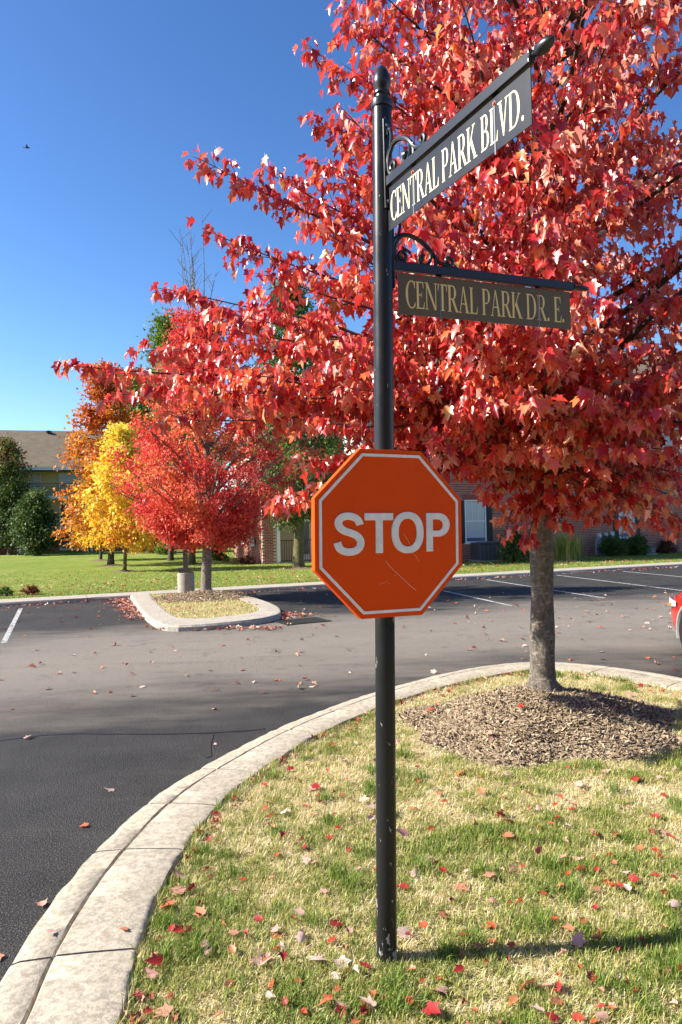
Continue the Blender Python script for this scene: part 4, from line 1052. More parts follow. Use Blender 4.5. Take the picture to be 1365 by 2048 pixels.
# the rest of the crown, all round
ga = 0
for (px, py, Y) in ((860, 620, 5.4), (930, 700, 5.2), (1010, 640, 5.0), (1090, 720, 5.0), (1180, 640, 5.1), (1270, 720, 5.2), (900, 480, 5.4), (1000, 400, 5.2), (1100, 480, 5.0), (1200, 400, 5.1), (1130, 300, 5.2), (1240, 240, 5.3), (1010, 240, 5.5), (900, 260, 5.7), (1300, 60, 5.6), (1030, 80, 5.7), (900, 120, 5.9), (1050, 800, 5.1), (1180, 800, 5.1), (950, 800, 5.3), (1300, 830, 5.3), (1390, 740, 5.5)):
    E_ = P(px, py, Y); limb(leader_at(max(2.4, E_.z - .75)), E_, 0, 1.0, .022, 1.05, .3)
for k in range(88):
    h = 2.9 + 6.6 * (k / 87) ** .95; ga += 2.39996 + random.uniform(-.2, .2)
    dv = Vector((math.cos(ga), math.sin(ga), 0)); prof = float(np.interp(h, [2.4, 3.2, 4.2, 5.2, 6.3, 7.5, 8.7, 9.7], [2.3, 3.0, 3.2, 3.0, 2.5, 1.9, 1.2, .4])) * random.uniform(.72, 1.04)
    lim_ = 9
    if dv.y < -.2: lim_ = 2.6 / -dv.y
    if dv.x < -.15: lim_ = min(lim_, float(np.interp(h, [2.4, 3.0, 3.6, 4.4, 5.2, 6.2, 7.5, 9.7], [1.6, 2.4, 2.9, 2.5, 2.0, 1.75, 1.4, .5])) / max(.5, -dv.x))
    R_l = min(prof, lim_); o = leader_at(min(8.8, max(2.4, h - .42 * R_l))); e = Vector((leader_at(h).x, leader_at(h).y, h)) + dv * R_l
    limb(o, e, 0, .9, .016 + .008 * R_l, .95, .22)
LP = np.array(LP); LD = np.array(LD); LN = np.array(LN); nL_ = len(LP)
twigs.build('twigs', TWIG, mt, W0, kind='stuff')
size = rng.uniform(.055, .120, nL_)
hue = .25 * vnoise(LP[:, 0] * 1.2, LP[:, 2] * 1.2, 41) + .25 * vnoise(LP[:, 1] * 1.7 + 5, LP[:, 2] * 1.9, 42)
tint = np.clip(.36 + (hue - .25) * 1.2 + rng.normal(0, .25, nL_) + .05 * np.clip((5.2 - LP[:, 2]) / 2, 0, 1), 0, 1)
# leaves nearest the viewer become parts of their own; the rest is the crown
inv = cam.matrix_world.inverted(); cm = np.array(inv)
q = np.c_[LP, np.ones(nL_)] @ cm.T; dpt = -q[:, 2]; pxn = CX + F * q[:, 0] / dpt; pyn = CY - F * q[:, 1] / dpt
vis = (pxn > 5) & (pxn < 1360) & (pyn > 5) & (pyn < 1100) & ~((pxn > 610) & (pxn < 935) & (pyn > 885)) & ~((pxn > 740) & (pxn < 795))
score = np.where(vis, size / dpt, 0); big = np.argsort(-score)[:300]
single = np.zeros(nL_, bool); single[big] = True
V, Fa, ta = leaves_data(LP[~single], LD[~single], LN[~single], size[~single], tint[~single])
mk('crown', V, Fa, RED, mt, W0, attrs={'tint': ta}, kind='stuff')
def leaf_protos(mat, n, lo, hi, c0, c1, f0=.0, f1=.5):
    out = []
    for k in range(n):
        tv = lo + (hi - lo) * k / (n - 1)
        V, Fa, ta = leaves_data(np.zeros((1, 3)), np.array([[0, 1., 0]]), np.array([[0, 0, 1.]]), np.array([1.]), np.array([tv]), np.array([random.uniform(f0, f1)]), np.array([random.uniform(c0, c1)]))
        out.append((tv, mesh('leaf', V, Fa, mat, attrs={'tint': ta})))
    return out
LPRO = leaf_protos(RED, 16, .05, .98, -.1, .45)
def place_leaf(me, p, d, n, s, parent=None, off=None, name='leaf'):
    d = Vector(d).normalized(); n = Vector(n); n = (n - d * n.dot(d)).normalized(); x = d.cross(n)
    o = bpy.data.objects.new(name, me); C.objects.link(o)
    M = Matrix(((x.x, d.x, n.x, 0), (x.y, d.y, n.y, 0), (x.z, d.z, n.z, 0), (0, 0, 0, 1)))
    o.rotation_euler = M.to_euler(); o.scale = (s, s, s); o.location = Vector(p) + (off or Vector((0, 0, 0)))
    if parent: o.parent = parent
    return o
for i in big:
    me = min(LPRO, key=lambda q: abs(q[0] - tint[i]) + random.random() * .08)[1]
    place_leaf(me, LP[i], LD[i], LN[i], float(size[i]), mt, W0)

# ------------------------------------------------------------------ FAR TREES
def ramp_mat(name, stops, transl=.42): return leaf_mat(name, stops, back=(.5, .45, .2), rough=.5, transl=transl, backmix=.12, spec=.4)
M_ISL = ramp_mat('scarlet_leaf', [(0, (.50, .016, .026)), (.4, (.74, .07, .06)), (.75, (.76, .17, .06)), (1, (.78, .34, .10))])
M_YEL = ramp_mat('yellow_leaf', [(0, (.72, .20, .03)), (.3, (.80, .40, .03)), (.6, (.86, .60, .04)), (1, (.88, .72, .13))])
M_ORA = ramp_mat('orange_leaf', [(0, (.42, .07, .012)), (.4, (.62, .19, .02)), (.75, (.68, .34, .03)), (1, (.45, .38, .05))])
M_GRN = ramp_mat('green_leaf', [(0, (.03, .065, .010)), (.5, (.08, .16, .02)), (.85, (.17, .26, .035)), (1, (.32, .38, .05))])
M_LIM = ramp_mat('lime_leaf', [(0, (.06, .11, .012)), (.5, (.15, .24, .02)), (1, (.32, .38, .04))])
M_DRK = ramp_mat('dark_leaf', [(0, (.025, .045, .012)), (.6, (.065, .12, .025)), (.88, (.12, .17, .035)), (1, (.20, .08, .03))])
M_MAR = ramp_mat('maroon_leaf', [(0, (.05, .015, .012)), (.6, (.16, .04, .02)), (1, (.30, .10, .03))])
def foliage(name, centers, sig, n, size, mat, parent, off, tintf, seed):
    r_ = np.random.default_rng(seed); Cn = np.array(centers); idx = r_.integers(0, len(Cn), n)
    P_ = Cn[idx] + r_.normal(0, 1, (n, 3)) * np.array([sig, sig, sig * .75])
    mid = Cn.mean(0); out = P_ - mid; out /= np.maximum(.05, np.linalg.norm(out, axis=1))[:, None]
    d = out * .6 + r_.normal(0, .6, (n, 3)) + np.array([0, 0, -.25]); nn = r_.normal(0, .7, (n, 3)) + np.array([0, 0, .6]) + out * .4
    ti = np.clip(tintf(P_) + r_.normal(0, .17, n), 0, 1)
    V, Fa, ta = leaves_data(P_, d, nn, size * r_.uniform(.65, 1.3, n), ti, r_.uniform(.0, .6, n), r_.uniform(-.1, .5, n), ST, SF)
    return mk(name, V, Fa, mat, parent, off, attrs={'tint': ta}, kind='stuff')
def far_tree(name, label, base, h, prof, n, size, mat, tintf, trad_=.09, cb=1.5, nb=40, sig=.28, bark=None, group=None, seed=1, rise=.35, mulch=None, cpb=5, lean=0, zexp=.9):
    bark = bark or DBARK; rs = random.Random(seed); t = thing(name, label, 'tree', base, 0, group)
    tp = [Vector((0, 0, -.1)), Vector((0, 0, .1)), Vector((.02 * h + lean * .3, .01 * h, h * .4)), Vector((-.01 * h + lean, 0, h * .97))]
    tp = resample(smoothpts(tp, 2), 24); B().tube(tp, [max(.012, trad_ * (1.35 if p.z < .12 else 1) * (1 - .93 * max(0, p.z) / h)) for p in tp], 10).build('trunk', bark, t, smooth=True)
    cen = []; br = B(); hs_, rs_ = zip(*prof); a = rs.random() * 6
    for k in range(nb):
        z = cb + (h - cb) * (k / (nb - 1)) ** zexp; a += 2.4 + rs.uniform(-.3, .3); R = float(np.interp(z, hs_, rs_)) * rs.uniform(.68, 1.08)
        zo = max(cb * .75, z - rise * R); tr = [p for p in tp if p.z <= zo] or tp[:1]; S = Vector((tr[-1].x, tr[-1].y, zo)); E_ = Vector((tr[-1].x + R * math.cos(a), tr[-1].y + R * math.sin(a), z))
        m = S.lerp(E_, .5) + Vector((0, 0, .06 * R)); q = [S, S.lerp(m, .6), m, m.lerp(E_, .5), E_]; br.tube(q, [trad_ * .3 * (1 - .2 * i) + .004 for i in range(5)], 5, cap=False)
        for c in range(cpb):
            f = .28 + .72 * (c + rs.random()) / cpb; p = S.lerp(E_, f) + Vector((rs.gauss(0, .1) * R, rs.gauss(0, .1) * R, rs.gauss(0, .08) * R)); cen.append(tuple(p))
    br.build('branches', bark, t, smooth=True)
    foliage('crown', cen, sig, n, size, mat, t, None, tintf, seed)
    if mulch: ring('mulch_ring', base.x, base.y, mulch, .08, .10)
    return t
cst = lambda v: (lambda P_: np.full(len(P_), v))
def nz(v, k=.5, s=1.2): return lambda P_: v + k * (vnoise(P_[:, 0] * s + 3, P_[:, 2] * s, 51) - .5)
tr = far_tree('small_maple_tree', 'smaller scarlet maple tree with a narrow bare topped crown on the planter island', IT, 7.8,
    [(1.2, .6), (1.9, 1.5), (2.7, 2.3), (3.6, 2.75), (4.4, 2.5), (5.4, 1.75), (6.4, 1.2), (7.4, .8), (8.3, .35)], 60000, .080, M_ISL, nz(.5, .6), .15, 1.85, 90, .15, BARK, None, 3, .8, None, 6, 0, 1.45)
tw = B(); rs = random.Random(5)
for k in range(9):
    a = rs.random() * 6.28; x0 = Vector((rs.uniform(-.25, .25), rs.uniform(-.25, .25), rs.uniform(6.2, 7.6))); tpz = Vector((x0.x * 2.2 + rs.uniform(-.3, .3), x0.y + rs.uniform(-.3, .3), rs.uniform(9.0, 10.9)))
    m = x0.lerp(tpz, .5) + Vector((rs.uniform(-.1, .1), 0, 0)); tw.tube([x0, m, tpz], [.017, .011, .005], 5)
    for j in range(5):
        s = x0.lerp(tpz, rs.uniform(.3, .95)); tw.tube([s, s + Vector((rs.uniform(-.3, .3), rs.uniform(-.3, .3), rs.uniform(.2, .5)))], [.009, .004], 4)
tw.build('bare_twigs', BARK, tr)
YB = gp(250, 1143, .11)
far_tree('yellow_tree', 'young bright yellow tree on the lawn in front of the orange oak', YB, 6.3, [(1.3, 1.5), (2.0, 2.0), (3.0, 1.9), (4.2, 1.4), (5.4, .8), (6.3, .15)], 11000, .165, M_YEL, lambda P_: .25 + .10 * P_[:, 2] + .5 * (vnoise(P_[:, 0] * 2, P_[:, 2] * 2, 52) - .5), .085, 1.4, 40, .22, OBARK, None, 12, .5, .75)
OB = gp(222, 1131, .11)
far_tree('oak_tree', 'tall orange autumn oak with layered branches behind the yellow tree', OB, 10.3, [(1.2, 2.2), (2.5, 3.4), (4.0, 3.1), (6, 2.6), (8, 1.6), (9.6, 1.1), (10.3, .3)], 15000, .19, M_ORA, lambda P_: .62 - .035 * P_[:, 2] + .6 * (vnoise(P_[:, 0] * 1.2, P_[:, 2] * 1.2, 53) - .5), .17, 1.7, 44, .26, DBARK, None, 14, .25, .9)
far_tree('small_orange_tree', 'small orange tree with a thin trunk left of the oak on the lawn', gp(202, 1121, .11), 5.2, [(1.4, 1.5), (2.4, 2.2), (3.8, 1.6), (5.2, .3)], 5000, .19, M_ORA, nz(.75, .5), .10, 1.4, 26, .3, DBARK, None, 15, .3, .8)
far_tree('lime_tree', 'yellow green tree rising behind the yellow tree beside the far building', gp(283, 1107, .11), 13.5, [(3, 1.6), (5, 2.6), (8, 2.6), (11, 1.7), (13.5, .3)], 9000, .26, M_LIM, nz(.55, .5, .8), .22, 2.6, 40, .42, OBARK, None, 16, .4, .9)
far_tree('tall_green_tree', 'tallest light green tree showing above the scarlet maple crown', gp(345, 1106, .11), 17.8, [(4, 2.0), (7, 2.8), (12, 2.4), (15, 1.6), (17.8, .3)], 9000, .26, M_LIM, nz(.45, .5, .8), .25, 3.2, 44, .45, OBARK, None, 17, .4)
far_tree('lawn_tree', 'dark trunked tree standing just left of the light pole on the lawn', gp(342, 1121, .11), 8.5, [(2.5, 1.6), (4, 2.2), (6, 1.8), (8.5, .3)], 6000, .2, M_GRN, nz(.5, .5), .17, 2.4, 30, .34, DBARK, None, 18, .4)
far_tree('lawn_tree', 'olive trunked tree between the light pole and the planter maple trunk', gp(384, 1128, .11), 9.5, [(2.5, 1.6), (4, 2.2), (6, 2.0), (9.5, .3)], 6000, .18, M_GRN, nz(.6, .5), .19, 2.2, 30, .34, OBARK, None, 19, .4)
far_tree('lawn_tree', 'slim tree with olive trunk farthest left among the trunks by the far patio', gp(264, 1107, .11), 9, [(2.5, 1.6), (4, 2.2), (6, 2.0), (9, .3)], 4000, .24, M_LIM, nz(.5, .5), .18, 2.4, 26, .4, OBARK, None, 20, .4, .9)
far_tree('green_tree', 'full green tree with thick olive trunk in front of the railed patio', gp(597, 1136, .11), 12.5, [(2.4, 1.2), (3.4, 2.0), (5.2, 2.3), (7.5, 2.2), (10, 1.5), (12.5, .3)], 17000, .16, M_GRN, nz(.45, .7), .25, 2.4, 52, .3, OBARK, None, 21, .45, 1.0)
far_tree('green_tree', 'dark green tree with reddish top at the far left beside the apartment block', gp(20, 1110, .11), 9.2, [(1.2, 1.1), (3, 1.4), (5.5, 1.6), (7.5, 1.7), (9.2, .5)], 8000, .24, M_DRK, lambda P_: .25 + .075 * P_[:, 2] + .4 * (vnoise(P_[:, 0], P_[:, 2], 54) - .5), .2, 1.2, 36, .34, DBARK, None, 22, .35)
far_tree('green_tree', 'low dark green tree between the reddish topped tree and the oak', gp(72, 1111, .11), 4.7, [(.6, 1.3), (2, 1.7), (3.4, 1.4), (4.7, .4)], 7000, .22, M_DRK, nz(.45, .5), .15, .6, 30, .34, DBARK, None, 23, .35)
far_tree('green_tree', 'leafy green tree partly cut off at the left edge of the photo', gp(-45, 1110, .11), 6.5, [(1.2, 1.8), (3, 2.4), (5.5, 2.0), (8, .5)], 7000, .24, M_DRK, nz(.5, .6), .2, 1.2, 30, .34, DBARK, None, 24, .35)

def bush(name, label, base, wd, h, n, size, mat, tv, group=None, seed=1, grass=False):
    t = thing(name, label, 'bush' if not grass else 'ornamental grass', base, 0, group); rs = random.Random(seed)
    if grass:
        r_ = np.random.default_rng(seed); N_ = n; az = r_.uniform(0, 2 * PI, N_); el_ = r_.uniform(.05, .75, N_); L = h * r_.uniform(.6, 1.15, N_)
        x = r_.normal(0, wd * .16, N_); y = r_.normal(0, wd * .16, N_)
        P0 = np.stack([x, y, 0 * x], 1); d1 = np.stack([np.cos(az) * np.sin(el_ * .5), np.sin(az) * np.sin(el_ * .5), np.cos(el_ * .5)], 1); d2 = np.stack([np.cos(az) * np.sin(el_ * 1.7), np.sin(az) * np.sin(el_ * 1.7), np.cos(el_ * 1.7)], 1)
        s = np.stack([-np.sin(az), np.cos(az), 0 * az], 1) * .012
        V = np.stack([P0 - s, P0 + s, P0 + d1 * (L * .6)[:, None] + s * .8, P0 + d1 * (L * .6)[:, None] - s * .8, P0 + d1 * (L * .6)[:, None] + d2 * (L * .5)[:, None]], 1).reshape(-1, 3); b0 = (np.arange(N_) * 5)[:, None]
        mk('blades', V, np.concatenate([b0 + [[0, 1, 2]], b0 + [[0, 2, 3]], b0 + [[3, 2, 4]]]), GRASS, t, attrs={'tint': np.repeat(np.clip(r_.normal(tv, .15, N_), 0, 1), 5)}, kind='stuff'); return t
    cen = []; b = B()
    for k in range(34):
        a = rs.random() * 6.28; z = h * (.12 + .74 * rs.random()); r = wd / 2 * .82 * math.sqrt(rs.random()) * math.sqrt(max(.1, 1 - (z / h) ** 2.6)); p = (r * math.cos(a), r * math.sin(a), z); cen.append(p)
        b.tube([(0, 0, 0), (p[0] * .4, p[1] * .4, z * .6), p], [.02, .014, .005], 4, cap=False)
    b.build('stems', DBARK, t); foliage('foliage', cen, min(wd, h) * .12, n, size, mat, t, None, nz(tv, .4, 3), seed); return t
bush('round_shrub', 'round clipped dark green shrub right of the planter maple trunk', gp(434, 1122, .11), 1.15, 1.35, 3500, .085, M_GRN, .45, None, 31)
bush('red_shrub', 'reddish orange shrub on the lawn left of the lawn trees', gp(315, 1106, .11), 1.9, 1.75, 3000, .12, M_MAR, .75, None, 32)
bush('lime_shrub', 'small light green shrub beside the reddish shrub', gp(331, 1109, .11), 1.3, 1.0, 2200, .12, M_LIM, .45, None, 33)
bush('kerb_shrub', 'low brownish shrub at the lawn edge behind the left kerb', gp(62, 1189, .11), .55, .26, 900, .055, M_MAR, .6, 'low shrubs at the lawn edge', 34)
bush('kerb_shrub', 'low dark green shrub at the lawn edge by the left frame edge', gp(8, 1191, .11), .6, .26, 900, .055, M_GRN, .35, 'low shrubs at the lawn edge', 35)
bush('foundation_shrub', 'dark shrub directly behind the big maple trunk by the brick wall', gp(1030, 1124, .11), 1.5, 1.4, 3600, .10, M_GRN, .3, 'shrubs along the brick wall', 36)
bush('ornamental_grass', 'tall olive ornamental grass clump right of the maple trunk by the brick wall', gp(1133, 1121, .11), 1.5, 1.2, 1500, .1, None, .48, None, 37, True)
bush('foundation_shrub', 'wide dark clipped shrub under the second white window', gp(1228, 1112, .11), 1.5, 1.1, 3000, .09, M_GRN, .3, 'shrubs along the brick wall', 38)
bush('foundation_shrub', 'dark clipped shrub left of the second air conditioner', gp(1272, 1110, .11), 1.3, 1.05, 3000, .09, M_GRN, .25, 'shrubs along the brick wall', 39)
bush('foundation_shrub', 'small brownish shrub farthest along the brick wall', gp(1333, 1106, .11), 1.1, .65, 1500, .08, M_MAR, .4, 'shrubs along the brick wall', 40)
bush('foundation_shrub', 'low dark shrub against the corner of the brick wing', gp(495, 1128, .11), 1.1, .4, 1200, .08, M_MAR, .35, None, 41)

# unseen autumn foliage added behind the viewer for the plates and post to mirror
r_ = np.random.default_rng(77); n = 16000; cx_ = r_.uniform(-14, 34, 60); cy_ = -15 - 10 * r_.random(60) + .25 * np.abs(cx_ - 8); cz_ = r_.uniform(1.5, 8.5, 60); ix = r_.integers(0, 60, n)
V, Fa, ta = leaves_data(np.stack([cx_[ix] + r_.normal(0, 1.6, n), cy_[ix] + r_.normal(0, 1.4, n), np.maximum(.4, cz_[ix] + r_.normal(0, 1.5, n))], 1), r_.normal(0, 1, (n, 3)), r_.normal(0, 1, (n, 3)), r_.uniform(.35, .7, n), np.clip(r_.normal(.55, .25, n), 0, 1), None, None, ST, SF)
mk('added_reflection_foliage', V, Fa, M_ORA, attrs={'tint': ta}, kind='stuff')
# ------------------------------------------------------------------ CAR
CP = Vector((5.80, 11.3, 0)); car = thing('red_car', 'red car driving away at the right edge with its front left corner showing', 'car', CP)
RCP = Mat('red_car_paint', (.34, .012, .008), .22, .6); RCP.b.inputs['Coat Weight'].default_value = .8; RCP.b.inputs['Coat Roughness'].default_value = .05; RCP = RCP.m
TYRE = Mat('tyre', (.014, .014, .014), .8, .2).m; RIM = Mat('alloy_rim', (.5, .5, .5), .3, .5, .8).m; CLAD = Mat('grey_cladding', (.20, .195, .185), .6, .3).m
CGL = Mat('car_glass', (.015, .018, .02), .05, .9).m; LAMP = Mat('headlight_lens', (.62, .64, .66), .08, .8).m; AMB = Mat('amber_lens', (.62, .20, .015), .15, .7).m
st = [(0, .56, .30, .70), (-.06, .70, .24, .78), (-.2, .82, .21, .84), (-.45, .885, .20, .90), (-.8, .905, .20, .95), (-1.3, .91, .20, 1.0), (-2.2, .91, .20, 1.02), (-3.2, .905, .20, 1.05), (-3.9, .87, .22, 1.06), (-4.25, .80, .26, 1.02), (-4.35, .70, .32, .95)]
b = B(); m_ = 0
for (y, wd, zb_, zt) in st:
    pf = [(0, zt + .03), (wd * .55, zt + .02), (wd * .86, zt - .02), (wd * .965, zt - .10), (wd, zt - .28), (wd * .995, .48), (wd * .97, .32), (wd * .9, zb_), (0, zb_)]
    ringp = [(x, z) for x, z in pf] + [(-x, z) for x, z in pf[-2:0:-1]]; m_ = len(ringp); b.V += [(x, y, z) for x, z in ringp]
for i in range(len(st) - 1):
    for j in range(m_): a = i * m_ + j; c = i * m_ + (j + 1) % m_; b.F.append((a, a + m_, c + m_, c))
b.F.append(tuple(range(m_))); b.F.append(tuple((len(st) - 1) * m_ + j for j in reversed(range(m_))))
body = b.build('body', RCP, car, smooth=True); sb = body.modifiers.new('s', 'SUBSURF'); sb.levels = 2; sb.render_levels = 2
b = B(); st2 = [(-1.15, .74, .99), (-1.75, .66, 1.42), (-2.3, .64, 1.50), (-3.2, .62, 1.48), (-3.95, .64, 1.10)]
for y, wd, zt in st2: b.V += [(x, y, z) for x, z in ((-wd - .12, .98), (-wd, zt), (wd, zt), (wd + .12, .98))]
for i in range(4):
    for j in range(3): a = i * 4 + j; b.F.append((a, a + 1, a + 5, a + 4))
b.F += [(3, 2, 1, 0), (16, 17, 18, 19)]; b.build('greenhouse', CGL, car)
b = B(); 
for y, wd, zt in st2[1:4]: b.V += [(x, y, z) for x, z in ((-wd - .005, zt - .02), (-wd + .05, zt + .03), (wd - .05, zt + .03), (wd + .005, zt - .02))]
for i in range(2):
    for j in range(3): a = i * 4 + j; b.F.append((a, a + 4, a + 5, a + 1))
b.build('roof_panel', RCP, car, smooth=True)
def wheel(x, y, side):
    t = B().lathe([(.20, -.11), (.31, -.11), (.335, -.08), (.335, .08), (.31, .11), (.20, .11)], 30, (x, y, .335), (side, 0, 0)).build('wheel', TYRE, car, smooth=True)
    B().lathe([(.20, .085), (.215, .10), (.19, .09), (.05, .085), (.04, .10), (0, .10)], 24, (x, y, .335), (side, 0, 0)).build('rim', RIM, t, smooth=True)
    for k in range(5):
        a = k * 2 * PI / 5; B().box(-.025, .025, .04, .20, .088, .102, Matrix.Translation((x, y, .335)) @ Vector((side, 0, 0)).to_track_quat('Z', 'Y').to_matrix().to_4x4() @ Matrix.Rotation(a, 4, 'Z')).build('spoke', RIM, t)
    B().lathe([(0, -.01), (.375, -.01), (.375, .004), (0, .004)], 30, (side * .895, y, .36), (side, 0, 0)).build('wheel_well', TYRE, car)
    B().tube([(side * .905, y + .40 * math.cos(a), .34 + .40 * math.sin(a)) for a in [math.radians(-18 + 12 * k) for k in range(19)]], .034, 6).build('arch_trim', CLAD, car, smooth=True)
for x in (-1, 1):
    for y in (-1.06, -3.45): wheel(x * .83, y, x)
for s in (-1, 1):
    hl = B(); 
    for i in range(6):
        for j in range(5):
            f = i / 5; y = -.05 - .55 * f; wd = float(np.interp(-y, [0, .06, .2, .45, .8], [.56, .70, .82, .885, .905])); z = .62 + .05 * f + (.19 - .03 * f) * j / 4 * (1 - .55 * f); hl.V.append((s * (wd + .012 - .05 * max(0, z - .72)), y, z))
    for i in range(5):
        for j in range(4): a = i * 5 + j; hl.F.append((a, a + 1, a + 6, a + 5))
    h_ = hl.build('headlight', LAMP, car, smooth=True)
    B().tube([(s * .83, -.2, .66), (s * .89, -.42, .68)], .022, 6).build('turn_signal', AMB, h_)
    B().box(s * .93 - .09, s * .93 + .09, -1.45, -1.35, 1.0, 1.13).build('mirror', RCP, car, bevel=.02)
    B().box(s * .88 - .03, s * .88 + .03, -2.8, -1.25, .23, .34).build('sill_trim', CLAD, car)
    B().box(s * .908 - .006, s * .908 + .006, -1.9, -1.78, .84, .87).build('door_handle', RCP, car)
B().tube([(-.74, -.2, .28), (-.68, -.1, .28), (-.55, -.03, .28), (.55, -.03, .28), (.68, -.1, .28), (.74, -.2, .28)], .05, 8).build('bumper', CLAD, car, smooth=True)
B().box(-.4, .4, -.03, .03, .42, .6).build('grille', BLACKW, car)
for s in (-1, 1): B().box(s * .7 - .13, s * .7 + .13, -4.34, -4.28, .72, .92).build('tail_light', Mat('tail_lens', (.3, .01, .01), .15, .6).m, car)

# ------------------------------------------------------------------ BIRD
bp = dp(55, 296, 26); bird = thing('bird', 'tiny dark bird flying in the blue sky at upper left', 'bird', bp, .4)
DBIRD = Mat('bird_dark', (.06, .05, .05), .8, .2).m
B().tube([(-.09, 0, 0), (-.05, 0, .012), (.03, 0, .015), (.08, 0, .02), (.10, 0, .018)], [.006, .022, .026, .016, .004], 8).build('body', DBIRD, bird, smooth=True)
for s in (-1, 1): B().add([(.03, s * .02, .02), (-.03, s * .02, .02), (-.05, s * .16, .05), (.0, s * .13, .055)], [(0, 1, 2, 3)]).build('wing', DBIRD, bird)
B().add([(-.08, -.006, 0), (-.08, .006, 0), (-.14, .025, 0), (-.14, -.025, 0)], [(0, 1, 2, 3)]).build('tail', DBIRD, bird)

# ------------------------------------------------------------------ FALLEN LEAVES
random.seed(5)
FPRO = leaf_protos(FALL, 32, .0, 1.0, -.15, .38, .05, .5)
def classify(t): return ('dark red', 'bright red', 'orange red', 'orange brown', 'tan', 'pale pinkish')[min(5, int(t * 6))]
def fallen(p, s, where, tilt=.35):
    tv, me = random.choice(FPRO if where != 'road' else FPRO[13:]); a = random.uniform(0, 2 * PI); d = Vector((math.cos(a), math.sin(a), random.uniform(-.1, .3) * tilt * 2)); n = Vector((random.gauss(0, tilt), random.gauss(0, tilt), 1 if random.random() < .7 else -1))
    o = place_leaf(me, p, d, n, s, None, None, 'fallen_leaf'); c = classify(tv); p = Vector(p)
    big_ = 'large' if s > .074 else 'small' if s < .056 else 'mid sized'
    if where == 'grass':
        rp = (p - PB).length
        if min((Vector((q.x, q.y, p.z)) - p).length for q in inner[::3]) < .22: w_ = 'in grass against the kerb'
        elif rp < .55: w_ = 'in grass at the foot of the post'
        elif zmound(p.x, p.y)[1] < 1.35: w_ = 'in grass at the edge of the mulch'
        elif p.y < PB.y: w_ = 'in grass in front of the post'
        elif p.x < PB.x * p.y / PB.y: w_ = 'in grass between kerb and post'
        elif p.y > MC.y: w_ = 'in grass behind the mulch mound'
        elif p.y > 4.4: w_ = 'in grass before the mulch mound'
        else: w_ = 'in grass near the post shadow'
    elif where == 'road':
        w_ = 'on dark asphalt near the kerb' if p.x < 0 and p.y < 8 else 'on worn asphalt behind the sign' if p.x < 1.2 else 'on the asphalt beyond the maple trunk'
    else: w_ = {'kerb': 'on top of the concrete kerb', 'mulch': 'on the mulch mound under the maple'}[where]
    lab = f'{big_} {c} fallen leaf {w_}'
    tag(o, lab, 'leaf', lab.replace('fallen leaf', 'fallen leaves'))
cnt = 0
for k in range(4000):
    if cnt >= 200: break
    y = 2.45 * (9.6 / 2.45) ** random.random(); x = random.uniform(-.5, .53) * y
    if not inpoly(np.array([x]), np.array([y]), ISLAND)[0]: continue
    z, r = zmound(x, y)
    if r < 1.05: continue
    fallen((x, y, float(zsoil(x, y)) + random.uniform(.018, .04)), random.uniform(.042, .088), 'grass', .4); cnt += 1
for k in range(14):
    a = random.uniform(0, 6.28); rr = random.uniform(.5, 1.3); x, y = MC.x + rr * math.cos(a), MC.y + rr * math.sin(a); z, r = zmound(x, y); fallen((x, y, float(z) + .075), random.uniform(.06, .09), 'mulch', .4)
for px, py in ((175, 1651), (228, 1577), (85, 1812), (3, 1908), (50, 1477), (432, 1485), (20, 1417), (122, 1346), (620, 1372), (428, 1416), (556, 1360), (290, 1372), (480, 1340), (600, 1330), (70, 1300), (150, 1310), (1295, 1314), (1210, 1318), (940, 1300), (1050, 1318), (1000, 1270), (860, 1262), (700, 1300), (1180, 1240), (1120, 1235), (980, 1240), (1300, 1260), (450, 1290), (350, 1300), (230, 1290)):
    p = gp(px, py, .012); fallen(p, random.uniform(.055, .085) * (1 if py > 1400 else 1.1), 'road', .15)
for px, py in ((101, 1858), (662, 1421), (245, 1855)): fallen(gp(px, py, .133), random.uniform(.02, .05), 'kerb', .2)
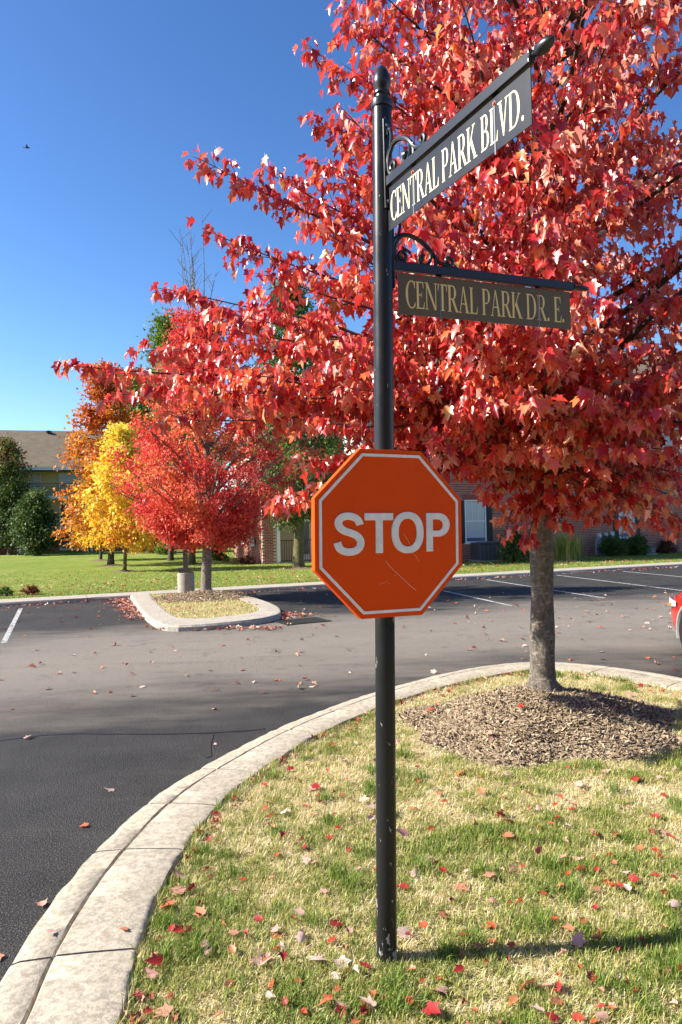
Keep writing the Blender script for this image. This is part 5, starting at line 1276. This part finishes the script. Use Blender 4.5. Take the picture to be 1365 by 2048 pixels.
# drifts and far leaves too many and too small to pick apart
def drift(name, pts, size, seed=1, tv=.5):
    r_ = np.random.default_rng(seed); P_ = np.array(pts); n = len(P_); a = r_.uniform(0, 2 * PI, n); d = np.stack([np.cos(a), np.sin(a), r_.uniform(-.1, .3, n)], 1); nn = np.stack([r_.normal(0, .35, n), r_.normal(0, .35, n), np.ones(n)], 1)
    V, Fa, ta = leaves_data(P_, d, nn, size * r_.uniform(.6, 1.25, n), np.clip(r_.normal(tv, .28, n), 0, 1)); mk(name, V, Fa, FALL, kind='stuff', attrs={'tint': ta})
pts = []
for k in range(520): u_ = random.uniform(-3, 24); v_ = -.06 - abs(random.gauss(0, .22)); p = kp(u_, v_, .012); pts.append((p.x, p.y, .012 + .03 * random.random()))
c0, c1 = gp(258, 1200, 0), gp(300, 1240, 0)
for k in range(420): p = c0.lerp(c1, random.random() ** 1.3); o_ = abs(random.gauss(0, .22)); pts.append((p.x - .05 - o_, p.y + random.gauss(0, .12), .012 + .05 * random.random()))
for k in range(160): p = gp(random.uniform(300, 560), 1259, 0).lerp(gp(565, 1240, 0), random.random() * .2); pts.append((p.x, p.y - abs(random.gauss(0, .1)), .012 + .02 * random.random()))
c0 = gp(575, 1233, 0)
for k in range(130): pts.append((c0.x + random.gauss(0, .25), c0.y + random.gauss(0, .25), .012 + .05 * random.random()))
for k in range(300):
    p = gp(random.uniform(-40, 1400), random.uniform(1170, 1262), 0); pts.append((p.x, p.y, .014))
for k in range(90):
    p = gp(random.uniform(-40, 1400), random.uniform(1262, 1400), 0)
    if not inpoly(np.array([p.x]), np.array([p.y]), [(q.x, q.y) for q in outer])[0]: pts.append((p.x, p.y, .014))
drift('road_leaf_litter', pts, .075, 61, .68)
pts = []
for k in range(1500): p = kp(random.uniform(-3, 26), 1.05 + abs(random.gauss(0, 5)), .14); pts.append((p.x, p.y, .13 + .03 * random.random()))
for k in range(60): 
    i = random.randrange(60); p = ii_[i].lerp(Vector((IT.x, IT.y, .12)), random.uniform(0.02, .5)); pts.append((p.x, p.y, .16))
drift('lawn_leaf_litter', pts, .085, 62, .6)
pts = []
while len(pts) < 320:
    y = 2.45 * (9.6 / 2.45) ** random.random(); x = random.uniform(-.5, .53) * y
    if inpoly(np.array([x]), np.array([y]), ISLAND)[0] and zmound(x, y)[1] > 1.02: pts.append((x, y, float(zsoil(x, y)) + random.uniform(.012, .04)))
drift('grass_leaf_litter', pts, .045, 63, .6)
pts = []
for k in range(230):
    i = random.randrange(40, 225); p = inner[i]; t = (inner[i + 1] - inner[i - 1]).normalized(); nrm = Vector((-t.y, t.x, 0)); q = p - nrm * abs(random.gauss(.03, .06)); pts.append((q.x, q.y, .085 + .03 * random.random()))
drift('kerb_leaf_litter', pts, .06, 64, .4)
